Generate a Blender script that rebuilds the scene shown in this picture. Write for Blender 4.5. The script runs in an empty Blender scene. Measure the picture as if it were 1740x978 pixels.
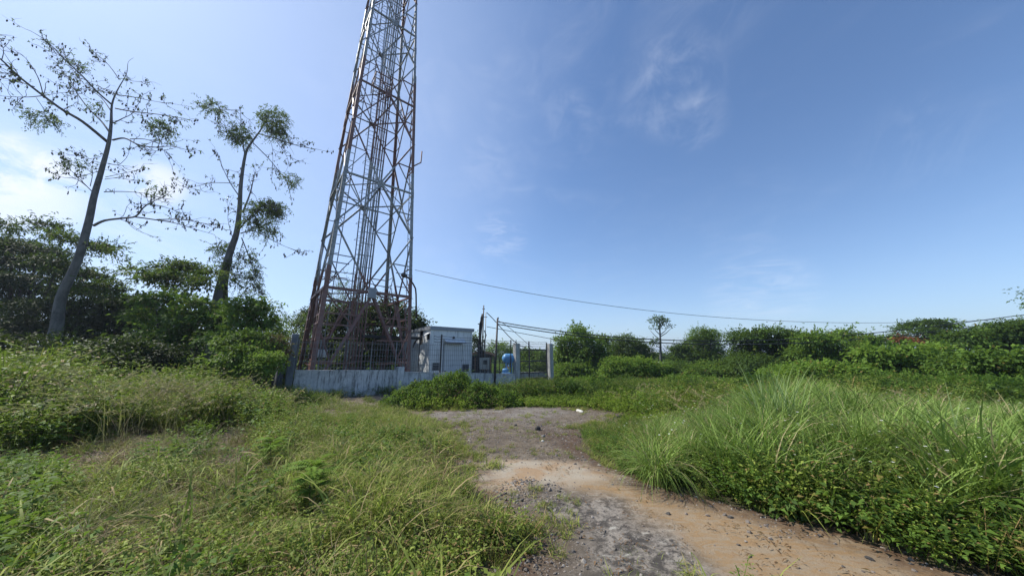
import bpy, math, random
import numpy as np
from mathutils import Vector
R = math.radians
rng = np.random.default_rng(7)
random.seed(7)
SC = bpy.context.scene
COL = SC.collection

# ------------------------------------------------------------------ camera, light, exposure
F, PITCH, CAMZ = 525.0, 0.21382, 1.6
cam_d = bpy.data.cameras.new('camera'); cam = bpy.data.objects.new('camera', cam_d); COL.objects.link(cam)
cam.location = (0, 0, CAMZ); cam.rotation_euler = (math.pi/2 + PITCH, 0, 0)
cam_d.sensor_width = 36; cam_d.lens = 36*F/1740; cam_d.clip_start = 0.05; cam_d.clip_end = 6000
SC.camera = cam
SUN_AZ, SUN_EL = 72.0, 48.0            # degrees left of the view direction (+Y), degrees above the horizon
SKY_STRENGTH, SUN_STRENGTH, EXPOSURE = 0.12, 5.0, 0.30
SC.view_settings.view_transform = 'Standard'; SC.view_settings.look = 'None'
SC.view_settings.exposure = EXPOSURE; SC.view_settings.gamma = 1.0
try: SC.view_settings.use_curve_mapping = False
except Exception: pass
SC.cycles.max_bounces = 6; SC.cycles.transmission_bounces = 4; SC.cycles.transparent_max_bounces = 4
SC.cycles.diffuse_bounces = 3; SC.cycles.glossy_bounces = 2
sd = bpy.data.lights.new('sun', 'SUN'); sun = bpy.data.objects.new('sun', sd); COL.objects.link(sun)
sd.energy = SUN_STRENGTH; sd.angle = R(0.53); sd.color = (1.0, 0.95, 0.86)
sdir = Vector((-math.sin(R(SUN_AZ))*math.cos(R(SUN_EL)), math.cos(R(SUN_AZ))*math.cos(R(SUN_EL)), math.sin(R(SUN_EL))))
sun.rotation_euler = sdir.to_track_quat('Z', 'Y').to_euler(); sun.location = (-20, 5, 40)

cP, sP = math.cos(PITCH), math.sin(PITCH)
def P(px, py, d):                      # a point of the place, at depth d in front of the camera
    z = d*math.tan(PITCH + math.atan((489-py)/F))
    return Vector(((px-870)/F*(d*cP+z*sP), d, z+CAMZ))
SLOPE = 0.022
def G(px, py):                         # the same on the sloping ground
    y = -CAMZ/(math.tan(PITCH+math.atan((489-py)/F))+SLOPE)
    return ((px-870)/F*(y*cP+(-CAMZ-SLOPE*y)*sP), y)
def px_of(x, y, z=0.0):
    return 870+F*x/(y*cP+(z-CAMZ)*sP)

# ------------------------------------------------------------------ noise
def _h(ix, iy, s):
    n = (ix*374761393 + iy*668265263 + s*1442695041) & 0xffffffff
    n = ((n ^ (n >> 13))*1274126177) & 0xffffffff
    return ((n ^ (n >> 16)) & 0xffff)/65535.0
def vnoise(x, y, s=0):
    x = np.asarray(x, float); y = np.asarray(y, float)
    ix = np.floor(x).astype(np.int64); iy = np.floor(y).astype(np.int64)
    fx = x-ix; fy = y-iy; fx = fx*fx*(3-2*fx); fy = fy*fy*(3-2*fy)
    a = _h(ix, iy, s); b = _h(ix+1, iy, s); c = _h(ix, iy+1, s); d = _h(ix+1, iy+1, s)
    return (a*(1-fx)+b*fx)*(1-fy)+(c*(1-fx)+d*fx)*fy
def fbm(x, y, s=0, o=4):
    v = 0; a = .5
    for i in range(o):
        v = v+a*vnoise(x*2**i, y*2**i, s+i*7); a *= .5
    return v/(1-.5**o)
def sstep(a, b, x):
    t = np.clip((x-a)/(b-a), 0, 1); return t*t*(3-2*t)
def inpoly(x, y, poly):
    x = np.asarray(x, float); y = np.asarray(y, float)
    r = np.zeros(x.shape, bool); n = len(poly); j = n-1
    for i in range(n):
        xi, yi = poly[i]; xj, yj = poly[j]
        r ^= ((yi > y) != (yj > y)) & (x < (xj-xi)*(y-yi)/(yj-yi+1e-12)+xi); j = i
    return r
def dpoly(x, y, poly):                 # signed distance, positive inside
    x = np.asarray(x, float); y = np.asarray(y, float); d = np.full(x.shape, 1e9); n = len(poly)
    for i in range(n):
        x0, y0 = poly[i]; x1, y1 = poly[(i+1) % n]; dx, dy = x1-x0, y1-y0
        t = np.clip(((x-x0)*dx+(y-y0)*dy)/(dx*dx+dy*dy+1e-12), 0, 1)
        d = np.minimum(d, np.hypot(x-x0-t*dx, y-y0-t*dy))
    return np.where(inpoly(x, y, poly), d, -d)

# ------------------------------------------------------------------ materials
class NT:
    def __init__(s, nt): s.t = nt; nt.nodes.clear()
    def n(s, typ, **kw):
        nd = s.t.nodes.new(typ)
        ins = kw.pop('i', {})
        for k, v in kw.items(): setattr(nd, k, v)
        for k, v in ins.items():
            if isinstance(v, tuple) and len(v) == 2 and hasattr(v[0], 'outputs'): s.t.links.new(v[0].outputs[v[1]], nd.inputs[k])
            elif hasattr(v, 'outputs'): s.t.links.new(v.outputs[0], nd.inputs[k])
            elif hasattr(v, 'is_output'): s.t.links.new(v, nd.inputs[k])
            else: nd.inputs[k].default_value = v
        return nd
    def math(s, op, a, b=0.0, c=None, clamp=False):
        i = {0: a, 1: b}
        if c is not None: i[2] = c
        return s.n('ShaderNodeMath', operation=op, use_clamp=clamp, i=i)
    def mix(s, f, a, b, bt='MIX'):
        m = s.t.nodes.new('ShaderNodeMix'); m.data_type = 'RGBA'; m.blend_type = bt
        for k, v in ((0, f), (6, a), (7, b)):
            if isinstance(v, tuple) and len(v) == 2: s.t.links.new(v[0].outputs[v[1]], m.inputs[k])
            elif hasattr(v, 'outputs'): s.t.links.new(v.outputs[0], m.inputs[k])
            elif hasattr(v, 'is_output'): s.t.links.new(v, m.inputs[k])
            elif k == 0: m.inputs[k].default_value = v
            else: m.inputs[k].default_value = (*v[:3], 1)
        return m.outputs[2]
    def noise(s, scale, detail=4, rough=.6, vec=None, dist=0.0):
        i = {'Scale': scale, 'Detail': detail, 'Roughness': rough, 'Distortion': dist}
        if vec is not None: i['Vector'] = vec
        return s.n('ShaderNodeTexNoise', i=i)
    def ramp(s, f, a, b):
        return s.n('ShaderNodeMapRange', interpolation_type='SMOOTHSTEP', i={0: f, 1: a, 2: b, 3: 0.0, 4: 1.0})
    def attr(s, name, typ='GEOMETRY'):
        return s.n('ShaderNodeAttribute', attribute_name=name, attribute_type=typ).outputs['Fac']
MATS = {}
def mat_base(name):
    m = bpy.data.materials.new(name); m.use_nodes = True; MATS[name] = m
    return m, NT(m.node_tree)
def simple(name, c1, c2=None, scale=6, rough=.7, metal=0.0, bump=.2, streak=None, dirt=None, stretch=(1, 1, 1), spec=.4):
    """two-tone weathered surface; streak = colour of vertical run marks"""
    m, t = mat_base(name)
    geo = t.n('ShaderNodeNewGeometry')
    mp = t.n('ShaderNodeMapping', i={'Vector': (geo, 'Position'), 'Scale': stretch})
    nz = t.noise(scale, 6, .65, mp)
    f = t.ramp(nz, .35, .68)
    col = t.mix(f, c1, c2 or tuple(v*.7 for v in c1))
    if streak:
        mp2 = t.n('ShaderNodeMapping', i={'Vector': (geo, 'Position'), 'Scale': (5, 5, .5)})
        n2 = t.noise(1.7, 9, .8, mp2, .3)
        col = t.mix(t.math('MULTIPLY', t.ramp(n2, .49, .60), .85), col, streak)
    if dirt:
        n3 = t.noise(1.3, 8, .75, (geo, 'Position'))
        col = t.mix(t.ramp(n3, .52, .72), col, dirt)
    fine = t.noise(scale*9, 3, .6, mp)
    bp = t.n('ShaderNodeBump', i={'Strength': bump, 'Distance': .02, 'Height': fine})
    b = t.n('ShaderNodeBsdfPrincipled', i={'Base Color': col, 'Roughness': rough, 'Metallic': metal, 'Normal': bp, 'Specular IOR Level': spec})
    t.n('ShaderNodeOutputMaterial', i={'Surface': b})
    return m
def foliage(name, dark, light, dry=None, trans=.35, rough=.5, dryf=.12, patch=0.35):
    """leaf colour varies leaf by leaf (rnd), plant by plant and over broad patches"""
    m, t = mat_base(name)
    r = t.attr('rnd'); inst = t.n('ShaderNodeObjectInfo')
    geo = t.n('ShaderNodeNewGeometry')
    big = t.noise(patch, 3, .6, (geo, 'Position'))
    f = t.math('MULTIPLY_ADD', r, .55, t.math('MULTIPLY', (inst, 'Random'), .2))
    f = t.math('ADD', f, t.math('MULTIPLY_ADD', big, .9, -.33), clamp=True)
    col = t.mix(f, dark, light)
    if dry:
        fr = t.math('FRACT', t.math('MULTIPLY_ADD', r, 7.31, (inst, 'Random')))
        col = t.mix(t.math('LESS_THAN', fr, dryf), col, dry)
    d = t.n('ShaderNodeBsdfPrincipled', i={'Base Color': col, 'Roughness': .62, 'Specular IOR Level': .16})
    tc = t.mix(.6, col, (.24, .38, .045), 'MIX')
    tr = t.n('ShaderNodeBsdfTranslucent', i={'Color': tc})
    mx = t.n('ShaderNodeMixShader', i={0: trans, 1: d, 2: tr})
    t.n('ShaderNodeOutputMaterial', i={'Surface': mx})
    return m

# ------------------------------------------------------------------ mesh building
def tag(o, label=None, cat=None, group=None, kind=None):
    if label: o['label'] = label
    if cat: o['category'] = cat
    if group: o['group'] = group
    if kind: o['kind'] = kind
    return o
def empty(name, loc, label, cat, group=None):
    o = bpy.data.objects.new(name, None); COL.objects.link(o); o.location = loc; o.empty_display_size = .2
    return tag(o, label, cat, group)
def wloc(o):
    v = Vector(o.location)
    while o.parent: o = o.parent; v += Vector(o.location)
    return v
def link(name, me, mat, parent=None, loc=None, kind=None):
    o = bpy.data.objects.new(name, me); COL.objects.link(o)
    if mat is not None and not me.materials:
        for mm in (mat if isinstance(mat, (list, tuple)) else [mat]): me.materials.append(mm)
    if loc is not None: o.location = loc
    if parent: o.parent = parent
    if kind: o['kind'] = kind
    return o
class MB:
    def __init__(s): s.v = []; s.f = []; s.sm = []
    def add(s, vs, fs, smooth=False):
        b = len(s.v); s.v += [tuple(v) for v in vs]; s.f += [tuple(b+i for i in f) for f in fs]; s.sm += [smooth]*len(fs)
    def box(s, c, size, rz=0.0, bev=0.0):
        cx, cy, cz = c; hx, hy, hz = [v/2 for v in size]; co, si = math.cos(rz), math.sin(rz)
        def tr(x, y, z): return (cx+x*co-y*si, cy+x*si+y*co, cz+z)
        if bev <= 0:
            vs = [tr(x, y, z) for z in (-hz, hz) for x, y in ((-hx, -hy), (hx, -hy), (hx, hy), (-hx, hy))]
            s.add(vs, [(3, 2, 1, 0), (4, 5, 6, 7), (0, 1, 5, 4), (1, 2, 6, 5), (2, 3, 7, 6), (3, 0, 4, 7)])
        else:
            b = bev; ring = [(-hx+b, -hy), (hx-b, -hy), (hx, -hy+b), (hx, hy-b), (hx-b, hy), (-hx+b, hy), (-hx, hy-b), (-hx, -hy+b)]
            ins = [(x*(1-b/hx), y*(1-b/hy)) for x, y in ring]
            vs = [tr(x, y, -hz) for x, y in ring]+[tr(x, y, hz-b) for x, y in ring]+[tr(x, y, hz) for x, y in ins]
            fs = [tuple(reversed(range(8))), tuple(range(16, 24))]
            for k in (0, 8):
                for i in range(8): fs.append((k+i, k+(i+1) % 8, k+8+(i+1) % 8, k+8+i))
            s.add(vs, fs)
        return s
    def hexa(s, v8):
        s.add(v8, [(3, 2, 1, 0), (4, 5, 6, 7), (0, 1, 5, 4), (1, 2, 6, 5), (2, 3, 7, 6), (3, 0, 4, 7)]); return s
    def bar(s, p, q, w, h=None, ref=(0, 0, 1)):
        p, q = Vector(p), Vector(q); a = (q-p).normalized(); r = Vector(ref)
        if abs(a.dot(r)) > .97: r = Vector((1, 0, 0))
        u = a.cross(r).normalized(); w2 = u.cross(a).normalized(); h = h or w
        vs = [c+u*(x*w/2)+w2*(y*h/2) for c in (p, q) for x, y in ((-1, -1), (1, -1), (1, 1), (-1, 1))]
        return s.hexa(vs)
    def angle(s, p, q, w, t, ref):
        """L-section steel"""
        p, q = Vector(p), Vector(q); a = (q-p).normalized(); r = Vector(ref)
        u = (r-a*r.dot(a)).normalized(); v = a.cross(u).normalized()
        prof = [(0, 0), (w, 0), (w, t), (t, t), (t, w), (0, w)]
        vs = [c+u*x+v*y for c in (p, q) for x, y in prof]
        fs = [(5, 4, 3, 2, 1, 0), (6, 7, 8, 9, 10, 11)]+[(i, (i+1) % 6, 6+(i+1) % 6, 6+i) for i in range(6)]
        s.add(vs, fs); return s
    def tube(s, pts, rad, n=6, cap=True):
        pts = [Vector(p) for p in pts]
        if not hasattr(rad, '__len__'): rad = [rad]*len(pts)
        m = len(pts); T = []
        for i in range(m):
            T.append((pts[min(i+1, m-1)]-pts[max(i-1, 0)]).normalized())
        r = Vector((0, 0, 1)) if abs(T[0].z) < .9 else Vector((1, 0, 0))
        u = T[0].cross(r).normalized(); vs = []
        for i in range(m):
            u = (u-T[i]*u.dot(T[i])).normalized(); w = T[i].cross(u)
            for k in range(n):
                an = 2*math.pi*k/n; vs.append(pts[i]+(u*math.cos(an)+w*math.sin(an))*rad[i])
        fs = [(i*n+k, i*n+(k+1) % n, (i+1)*n+(k+1) % n, (i+1)*n+k) for i in range(m-1) for k in range(n)]
        if cap: fs += [tuple(reversed(range(n))), tuple(range((m-1)*n, m*n))]
        s.add(vs, fs, True); return s
    def lathe(s, c, axis, prof, n=16):
        """prof: (distance along axis, radius)"""
        a = Vector(axis).normalized(); r = Vector((0, 0, 1)) if abs(a.z) < .9 else Vector((1, 0, 0))
        u = a.cross(r).normalized(); w = a.cross(u); c = Vector(c); vs = []
        for d, rr in prof:
            for k in range(n):
                an = 2*math.pi*k/n; vs.append(c+a*d+(u*math.cos(an)+w*math.sin(an))*rr)
        m = len(prof)
        fs = [(i*n+k, i*n+(k+1) % n, (i+1)*n+(k+1) % n, (i+1)*n+k) for i in range(m-1) for k in range(n)]
        fs += [tuple(reversed(range(n))), tuple(range((m-1)*n, m*n))]
        s.add(vs, fs, True); return s
    def build(s, name, mat, parent=None, kind=None):
        me = bpy.data.meshes.new(name)
        if parent: o = wloc(parent); loc = None
        else:
            a = np.array(s.v); o = Vector(((a[:, 0].min()+a[:, 0].max())/2, (a[:, 1].min()+a[:, 1].max())/2, a[:, 2].min())); loc = o
        me.from_pydata([(v[0]-o.x, v[1]-o.y, v[2]-o.z) for v in s.v], [], s.f)
        me.polygons.foreach_set('use_smooth', s.sm)
        me.update()
        return link(name, me, mat, parent, loc, kind)
def np_mesh(name, V, Fq, rnd=None, attrs=None, smooth=False):
    V = np.asarray(V, np.float32).reshape(-1, 3); Fq = np.asarray(Fq, np.int32); k = Fq.shape[1]
    me = bpy.data.meshes.new(name)
    me.vertices.add(len(V)); me.vertices.foreach_set('co', V.ravel())
    me.loops.add(Fq.size); me.loops.foreach_set('vertex_index', Fq.ravel())
    me.polygons.add(len(Fq)); me.polygons.foreach_set('loop_start', np.arange(0, Fq.size, k, dtype=np.int32))
    try: me.polygons.foreach_set('loop_total', np.full(len(Fq), k, np.int32))
    except Exception: pass
    if smooth: me.polygons.foreach_set('use_smooth', np.ones(len(Fq), bool))
    me.update(calc_edges=True)
    if rnd is not None:
        a = me.attributes.new('rnd', 'FLOAT', 'FACE'); a.data.foreach_set('value', np.asarray(rnd, np.float32))
    for kk, vv in (attrs or {}).items():
        a = me.attributes.new(kk, 'FLOAT', 'POINT'); a.data.foreach_set('value', np.asarray(vv, np.float32))
    return me
def unit(a): return a/(np.linalg.norm(a, axis=-1, keepdims=True)+1e-9)
def leaf_mesh(Pn, A, N, L, W, fold=.25, seg=1):
    """one folded lozenge per leaf: base point, direction, normal, length, width"""
    Pn = np.asarray(Pn); n = len(Pn); A = unit(A); S = unit(np.cross(A, N)); N = np.cross(S, A)
    L = np.broadcast_to(L, (n,))[:, None]; W = np.broadcast_to(W, (n,))[:, None]
    base = Pn; tip = Pn+A*L-N*L*.18
    l = Pn+A*L*.42+S*W/2+N*W*fold; r = Pn+A*L*.42-S*W/2+N*W*fold
    V = np.stack([base, l, tip, r], 1).reshape(-1, 3)
    i = np.arange(n)*4
    return V, np.stack([i, i+1, i+2, i+3], 1)

# ------------------------------------------------------------------ world: sky and clouds
w = bpy.data.worlds.new('World'); SC.world = w; w.use_nodes = True
t = NT(w.node_tree)
sky = t.n('ShaderNodeTexSky', sky_type='NISHITA', sun_disc=False)
sky.sun_elevation = R(SUN_EL); sky.sun_rotation = -R(SUN_AZ)      # rotation 0 = +Y, positive turns to +X
sky.altitude = 50; sky.air_density = 1.0; sky.dust_density = 0.5; sky.ozone_density = 2.5
tc = t.n('ShaderNodeTexCoord'); dirv = (tc, 'Generated')
def cdir(px, py):
    v = P(px, py, 10)-Vector((0, 0, CAMZ)); v.normalize(); return tuple(v)
def dotm(c, r0, r1):
    d = t.n('ShaderNodeVectorMath', operation='DOT_PRODUCT', i={0: dirv, 1: c})
    return t.ramp((d, 'Value'), math.cos(R(r0)), math.cos(R(r1)))
mp = t.n('ShaderNodeMapping', i={'Vector': dirv, 'Scale': (1.0, 1.0, 3.0)})
wn = t.noise(2.0, 8, .62, mp, .6)
wn2 = t.noise(9.0, 6, .6, t.n('ShaderNodeMapping', i={'Vector': dirv, 'Rotation': (.3, .5, .9), 'Scale': (1, .35, 1.6)}), 1.2)
veil = t.math('MULTIPLY', t.ramp(wn, .42, .8), t.math('MULTIPLY', t.ramp(wn2, .3, .75), .12))
skc = t.mix(1.0, (sky, 'Color'), (.88, 1.03, 1.18), 'MULTIPLY')
col = t.mix(veil, skc, (7.2, 7.5, 8.2))
col = t.mix(t.math('MULTIPLY', dotm(cdir(150, 120), 62, 0), .42), col, (4.4, 5.3, 7.2))  # broad pale sun glare painted into the sky colour at upper left
def patch(px, py, r, amt, sc=14, lo=.42, hi=.66, st=(1, 1, 1.6), colr=(8.3, 8.5, 9.0), dist=1.0, rot=(0, 0, 0), inner=.1):
    global col
    n = t.noise(sc, 7, .62, t.n('ShaderNodeMapping', i={'Vector': dirv, 'Scale': st, 'Rotation': rot}), dist)
    m = t.math('MULTIPLY', dotm(cdir(px, py), r, r*inner), t.ramp(n, lo, hi))
    col = t.mix(t.math('MULTIPLY', m, amt), col, colr)
patch(1140, 150, 8, .16, 11, .35, .8, (1, 1, .5), dist=.8, inner=0)
patch(1180, 205, 5, .14, 5, .38, .7, (1.5, 1, 1), dist=1.2)
patch(965, 195, 5, .07, 10, .4, .7)
patch(850, 405, 6, .13, 12, .42, .7, (1, 1, 4))
patch(830, 275, 6, .06, 10, .4, .7)
patch(1290, 500, 8, .18, 6, .4, .7, (1, 1, 5))
patch(1560, 240, 6, .03, 9, .4, .7, (3, 1, 1), dist=2)
patch(15, 325, 6.0, .6, 8, .40, .54, (1, 1, 1.8), (7.6, 7.8, 8.2), dist=.5)
patch(25, 285, 4.0, .75, 9, .40, .50, (1, 1, 1.4), (7, 7.2, 7.7), dist=.4)
patch(270, 312, 3.0, .7, 10, .38, .50, (1, 1, 1.8), (7, 7.2, 7.7), dist=.4)
patch(40, 370, 12, .18, 5, .35, .65, (1, 1, 3), (7.2, 7.6, 8.4))
patch(250, 400, 12, .12, 5, .35, .65, (1, 1, 3), (7.2, 7.6, 8.6))
sz = t.n('ShaderNodeSeparateXYZ', i={0: dirv})
hzf = t.math('MULTIPLY', t.math('POWER', 2.718, t.math('MULTIPLY', t.math('MAXIMUM', (sz, 'Z'), 0.0), -6.5)), .5)
col = t.mix(hzf, col, (3.9, 4.5, 5.9))

bg = t.n('ShaderNodeBackground', i={'Color': col, 'Strength': SKY_STRENGTH})
t.n('ShaderNodeOutputWorld', i={'Surface': bg})

# ------------------------------------------------------------------ colours
red_steel = None
def tower_paint():
    m, t = mat_base('tower_steel')
    geo = t.n('ShaderNodeNewGeometry'); sp = t.n('ShaderNodeSeparateXYZ', i={0: (geo, 'Position')})
    nz = t.noise(3.0, 6, .7, (geo, 'Position'))
    zz = t.math('ADD', (sp, 'Z'), t.math('MULTIPLY', nz, .3))
    fr = t.math('FRACT', t.math('DIVIDE', t.math('SUBTRACT', zz, -.9), 14.9))
    band = t.math('LESS_THAN', fr, .5)
    nf = t.noise(7, 8, .7, (geo, 'Position'))
    red = t.mix(t.ramp(nf, .35, .62), (.175, .072, .056), (.19, .12, .105))
    grey = t.mix(t.ramp(nf, .35, .6), (.17, .185, .19), (.34, .36, .36))
    col = t.mix(band, grey, red)
    rust = t.noise(16, 6, .75, (geo, 'Position'))
    col = t.mix(t.ramp(rust, .56, .68), col, (.10, .05, .032))
    b = t.n('ShaderNodeBsdfPrincipled', i={'Base Color': col, 'Roughness': .55, 'Metallic': .15})
    t.n('ShaderNodeOutputMaterial', i={'Surface': b}); return m
M_tower = tower_paint()
M_galv = simple('galvanised_steel', (.24, .25, .26), (.15, .15, .155), 9, .5, .3, .1, dirt=(.10, .06, .045))
M_dark = simple('dark_steel', (.05, .05, .055), (.08, .06, .05), 9, .6, .2, .1)
M_cable = simple('black_cable', (.018, .018, .02), (.03, .03, .03), 5, .6, 0, .05)
M_wall = simple('weathered_white_wall', (.62, .62, .60), (.44, .445, .44), 2.2, .85, 0, .35, streak=(.10, .10, .095), dirt=(.22, .225, .22))
M_pillar = simple('weathered_concrete', (.42, .43, .42), (.30, .31, .31), 3, .9, 0, .5, streak=(.15, .15, .15))
M_block = simple('grey_blocks', (.16, .18, .20), (.11, .12, .135), 4, .9, 0, .6)
M_white = simple('white_panel', (.70, .72, .72), (.60, .63, .65), 3, .45, 0, .06, streak=(.42, .44, .45))
M_trim = simple('grey_trim', (.28, .30, .33), (.23, .25, .28), 4, .5, .1, .05)
M_door = simple('white_door', (.64, .67, .69), (.58, .61, .64), 3, .5, 0, .05)
M_black = simple('dark_opening', (.012, .012, .014), (.02, .02, .02), 4, .8, 0, .05)
M_blue = simple('blue_paint', (.10, .30, .60), (.14, .36, .66), 4, .4, 0, .08, dirt=(.08, .16, .26))
M_rust = simple('rusty_sheet', (.42, .23, .12), (.30, .15, .08), 7, .8, 0, .3, dirt=(.46, .30, .19))
M_cab = simple('beige_cabinet', (.42, .42, .38), (.34, .34, .31), 4, .5, 0, .05, streak=(.22, .2, .17))
M_bark = simple('pale_bark', (.15, .148, .138), (.085, .085, .08), 5, .9, 0, .6, stretch=(1, 1, .35), dirt=(.05, .05, .048))
M_bark2 = simple('dark_bark', (.07, .06, .05), (.04, .035, .03), 6, .9, 0, .6, stretch=(1, 1, .35))
M_stone = simple('grey_stone', (.25, .24, .22), (.13, .12, .11), 30, .9, 0, .4)
M_darkstone = simple('burnt_stone', (.035, .033, .032), (.06, .055, .05), 30, .9, 0, .5)
M_palestone = simple('pale_rubble', (.66, .64, .58), (.5, .48, .42), 14, .8, 0, .4)
M_pod = simple('seed_pod_skin', (.045, .04, .03), (.07, .06, .04), 12, .8, 0, .2)
M_roofpale = simple('pale_roofing', (.55, .56, .57), (.42, .43, .44), 2, .6, 0, .1)

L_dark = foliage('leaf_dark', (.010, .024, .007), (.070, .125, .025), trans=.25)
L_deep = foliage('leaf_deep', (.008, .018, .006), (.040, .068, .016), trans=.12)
L_mid = foliage('leaf_mid', (.013, .036, .007), (.16, .27, .045), dry=(.2, .16, .05), dryf=.03, trans=.3)
L_bright = foliage('leaf_bright', (.035, .085, .012), (.23, .36, .055), dry=(.22, .19, .05), dryf=.05, trans=.4)
L_tree = foliage('leaf_kapok', (.016, .032, .012), (.07, .105, .03), dry=(.16, .12, .05), dryf=.10, trans=.35)
L_bamboo = foliage('leaf_bamboo', (.02, .042, .013), (.13, .19, .05), trans=.3)
L_grass = foliage('grass_green', (.045, .08, .013), (.42, .46, .10), dry=(.38, .29, .14), dryf=.24, trans=.28, patch=.8)
L_weed = foliage('weed_green', (.03, .06, .011), (.33, .40, .075), dry=(.28, .19, .08), dryf=.13, trans=.28, patch=.7)
L_tall = foliage('tall_grass_green', (.035, .085, .014), (.34, .47, .11), dry=(.40, .34, .18), dryf=.12, trans=.28, patch=.7)
L_yellow = foliage('creeper_yellow_green', (.09, .14, .02), (.22, .30, .04), dry=(.26, .22, .07), dryf=.08, trans=.4, patch=.5)
L_straw = foliage('dry_straw', (.22, .16, .09), (.44, .35, .21), trans=.3)
L_brown = foliage('dead_brown', (.10, .055, .03), (.24, .14, .075), trans=.2)
L_flower = foliage('white_petal', (.72, .72, .66), (.85, .85, .8), trans=.2)
L_orange = foliage('orange_blossom', (.12, .035, .015), (.25, .085, .04), trans=.2)

# ------------------------------------------------------------------ ground
TRACK_PX = [(2100, 1110), (1800, 1010), (1640, 975), (1560, 948), (1450, 908), (1350, 886), (1250, 864), (1150, 838), (1085, 815), (1030, 790),
            (992, 762), (985, 735), (1000, 722), (1060, 716), (1085, 703), (1040, 696), (960, 691), (880, 690), (760, 697), (690, 698),
            (705, 712), (745, 722), (762, 745), (770, 780), (790, 800), (798, 832), (845, 868), (880, 900), (880, 935), (850, 978), (820, 1110)]
TRACK = [G(*p) for p in TRACK_PX]
BARE = [[G(*p) for p in q] for q in (
    [(-60, 795), (60, 775), (140, 755), (230, 742), (310, 745), (320, 785), (240, 815), (120, 835), (-60, 845)],
    [(300, 765), (340, 740), (420, 736), (440, 768), (390, 800), (310, 800)],
    [(590, 668), (690, 672), (760, 690), (720, 700), (640, 694), (560, 688)],
    [(420, 700), (500, 694), (600, 698), (640, 708), (560, 712), (440, 712)])]
MOUND_C, MOUND_R = (-2.0, 11.4), (2.25, 1.25)
def zg(x, y):
    x = np.asarray(x, float); y = np.asarray(y, float)
    z = -SLOPE*np.clip(y, 0, 25)-.30*sstep(16, 22, y)
    z = z+.05*(fbm(x*.5+40, y*.5+11, 3, 3)-.5)
    tr = dpoly(x, y, TRACK)
    side = sstep(.0, -.5, tr)*(y < 9)
    return z+.04*side
def axis(fine0, fine1, step, far0, far1, g=1.13):
    a = list(np.arange(fine0, fine1+1e-6, step)); s = step
    while a[-1] < far1: s *= g; a.append(a[-1]+s)
    s = step
    while a[0] > far0: s *= g; a.insert(0, a[0]-s)
    return np.array(a)
def grid_mesh(name, xs, ys, zf, keep=None, attrs=None):
    X, Y = np.meshgrid(xs, ys); Z = zf(X, Y)
    nx, ny = len(xs), len(ys)
    V = np.stack([X, Y, Z], -1).reshape(-1, 3)
    j, i = np.meshgrid(np.arange(ny-1), np.arange(nx-1), indexing='ij'); a = (j*nx+i).ravel()
    Fq = np.stack([a, a+1, a+nx+1, a+nx], 1)
    at = {k: f(X, Y).ravel() for k, f in (attrs or {}).items()}
    if keep is not None:
        k = keep(X, Y).ravel(); Fq = Fq[k[Fq].any(1)]
        used = np.unique(Fq); mp = np.full(len(V), -1); mp[used] = np.arange(len(used)); V = V[used]; Fq = mp[Fq]
        at = {q: v[used] for q, v in at.items()}
    return np_mesh(name, V, Fq, attrs=at, smooth=True)
def mat_ground():
    m, t = mat_base('weedy_earth')
    geo = t.n('ShaderNodeNewGeometry'); p = (geo, 'Position')
    n1 = t.noise(.7, 8, .65, p); n2 = t.noise(6, 8, .7, p); n3 = t.noise(60, 4, .7, p)
    c = t.mix(t.ramp(n1, .38, .62), (.075, .055, .035), (.06, .065, .025))
    c = t.mix(t.ramp(n2, .45, .7), c, (.12, .09, .06))
    c = t.mix(t.ramp(n3, .5, .75), c, (.17, .14, .105))
    c = t.mix(t.attr('bare'), c, t.mix(t.ramp(n2, .35, .65), (.085, .062, .045), (.20, .165, .125)))
    bp = t.n('ShaderNodeBump', i={'Strength': .8, 'Distance': .03, 'Height': t.math('ADD', n2, t.math('MULTIPLY', n3, .5))})
    b = t.n('ShaderNodeBsdfPrincipled', i={'Base Color': c, 'Roughness': .95, 'Normal': bp, 'Specular IOR Level': .2})
    t.n('ShaderNodeOutputMaterial', i={'Surface': b}); return m
def bare_m(X, Y):
    r = np.zeros(X.shape)
    for q in BARE: r = np.maximum(r, sstep(-.25, .15, dpoly(X, Y, q)+.25*(fbm(X*2, Y*2, 9)-.5)))
    return r
gx = axis(-9, 9, .14, -2500, 2500, 1.16); gy = axis(.6, 17, .12, -120, 2600, 1.16)
g = link('ground', grid_mesh('ground', gx, gy, zg, attrs={'bare': bare_m}), mat_ground(), kind='structure')
tag(g, 'brown weedy earth under the whole lot', 'ground')

def trk(X, Y): return dpoly(X, Y, TRACK)+.28*(fbm(X*2.2, Y*2.2, 5)-.5)
def zt(X, Y): return zg(X, Y)+np.clip(trk(X, Y)*.25, -.05, .012)
def pxm(pts, soft=.25, s=21, amp=.4):
    poly = [G(*p) for p in pts]
    return lambda X, Y: sstep(-soft, soft, dpoly(X, Y, poly)+amp*(fbm(X*1.7, Y*1.7, s)-.5))
PALE = pxm([(775, 792), (800, 786), (900, 782), (985, 783), (1030, 795), (1075, 812), (1010, 825), (960, 838), (900, 820), (850, 842), (800, 838)], .16, 21, .45)
ORANGE = pxm([(1000, 826), (1060, 822), (1250, 872), (1420, 905), (1560, 950), (1700, 990), (2100, 1120), (1200, 1120), (1190, 978), (1150, 930), (1060, 870)], .35, 33, .9)
MOSSY = pxm([(925, 848), (985, 838), (1060, 850), (1130, 890), (1190, 940), (1240, 978), (1250, 1100), (960, 1100), (970, 978), (980, 930), (960, 900), (900, 865)], .28, 41, .8)
GREYTOP = pxm([(690, 697), (880, 689), (960, 690), (960, 703), (890, 716), (780, 716), (720, 712)], .5, 51, .8)
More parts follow.
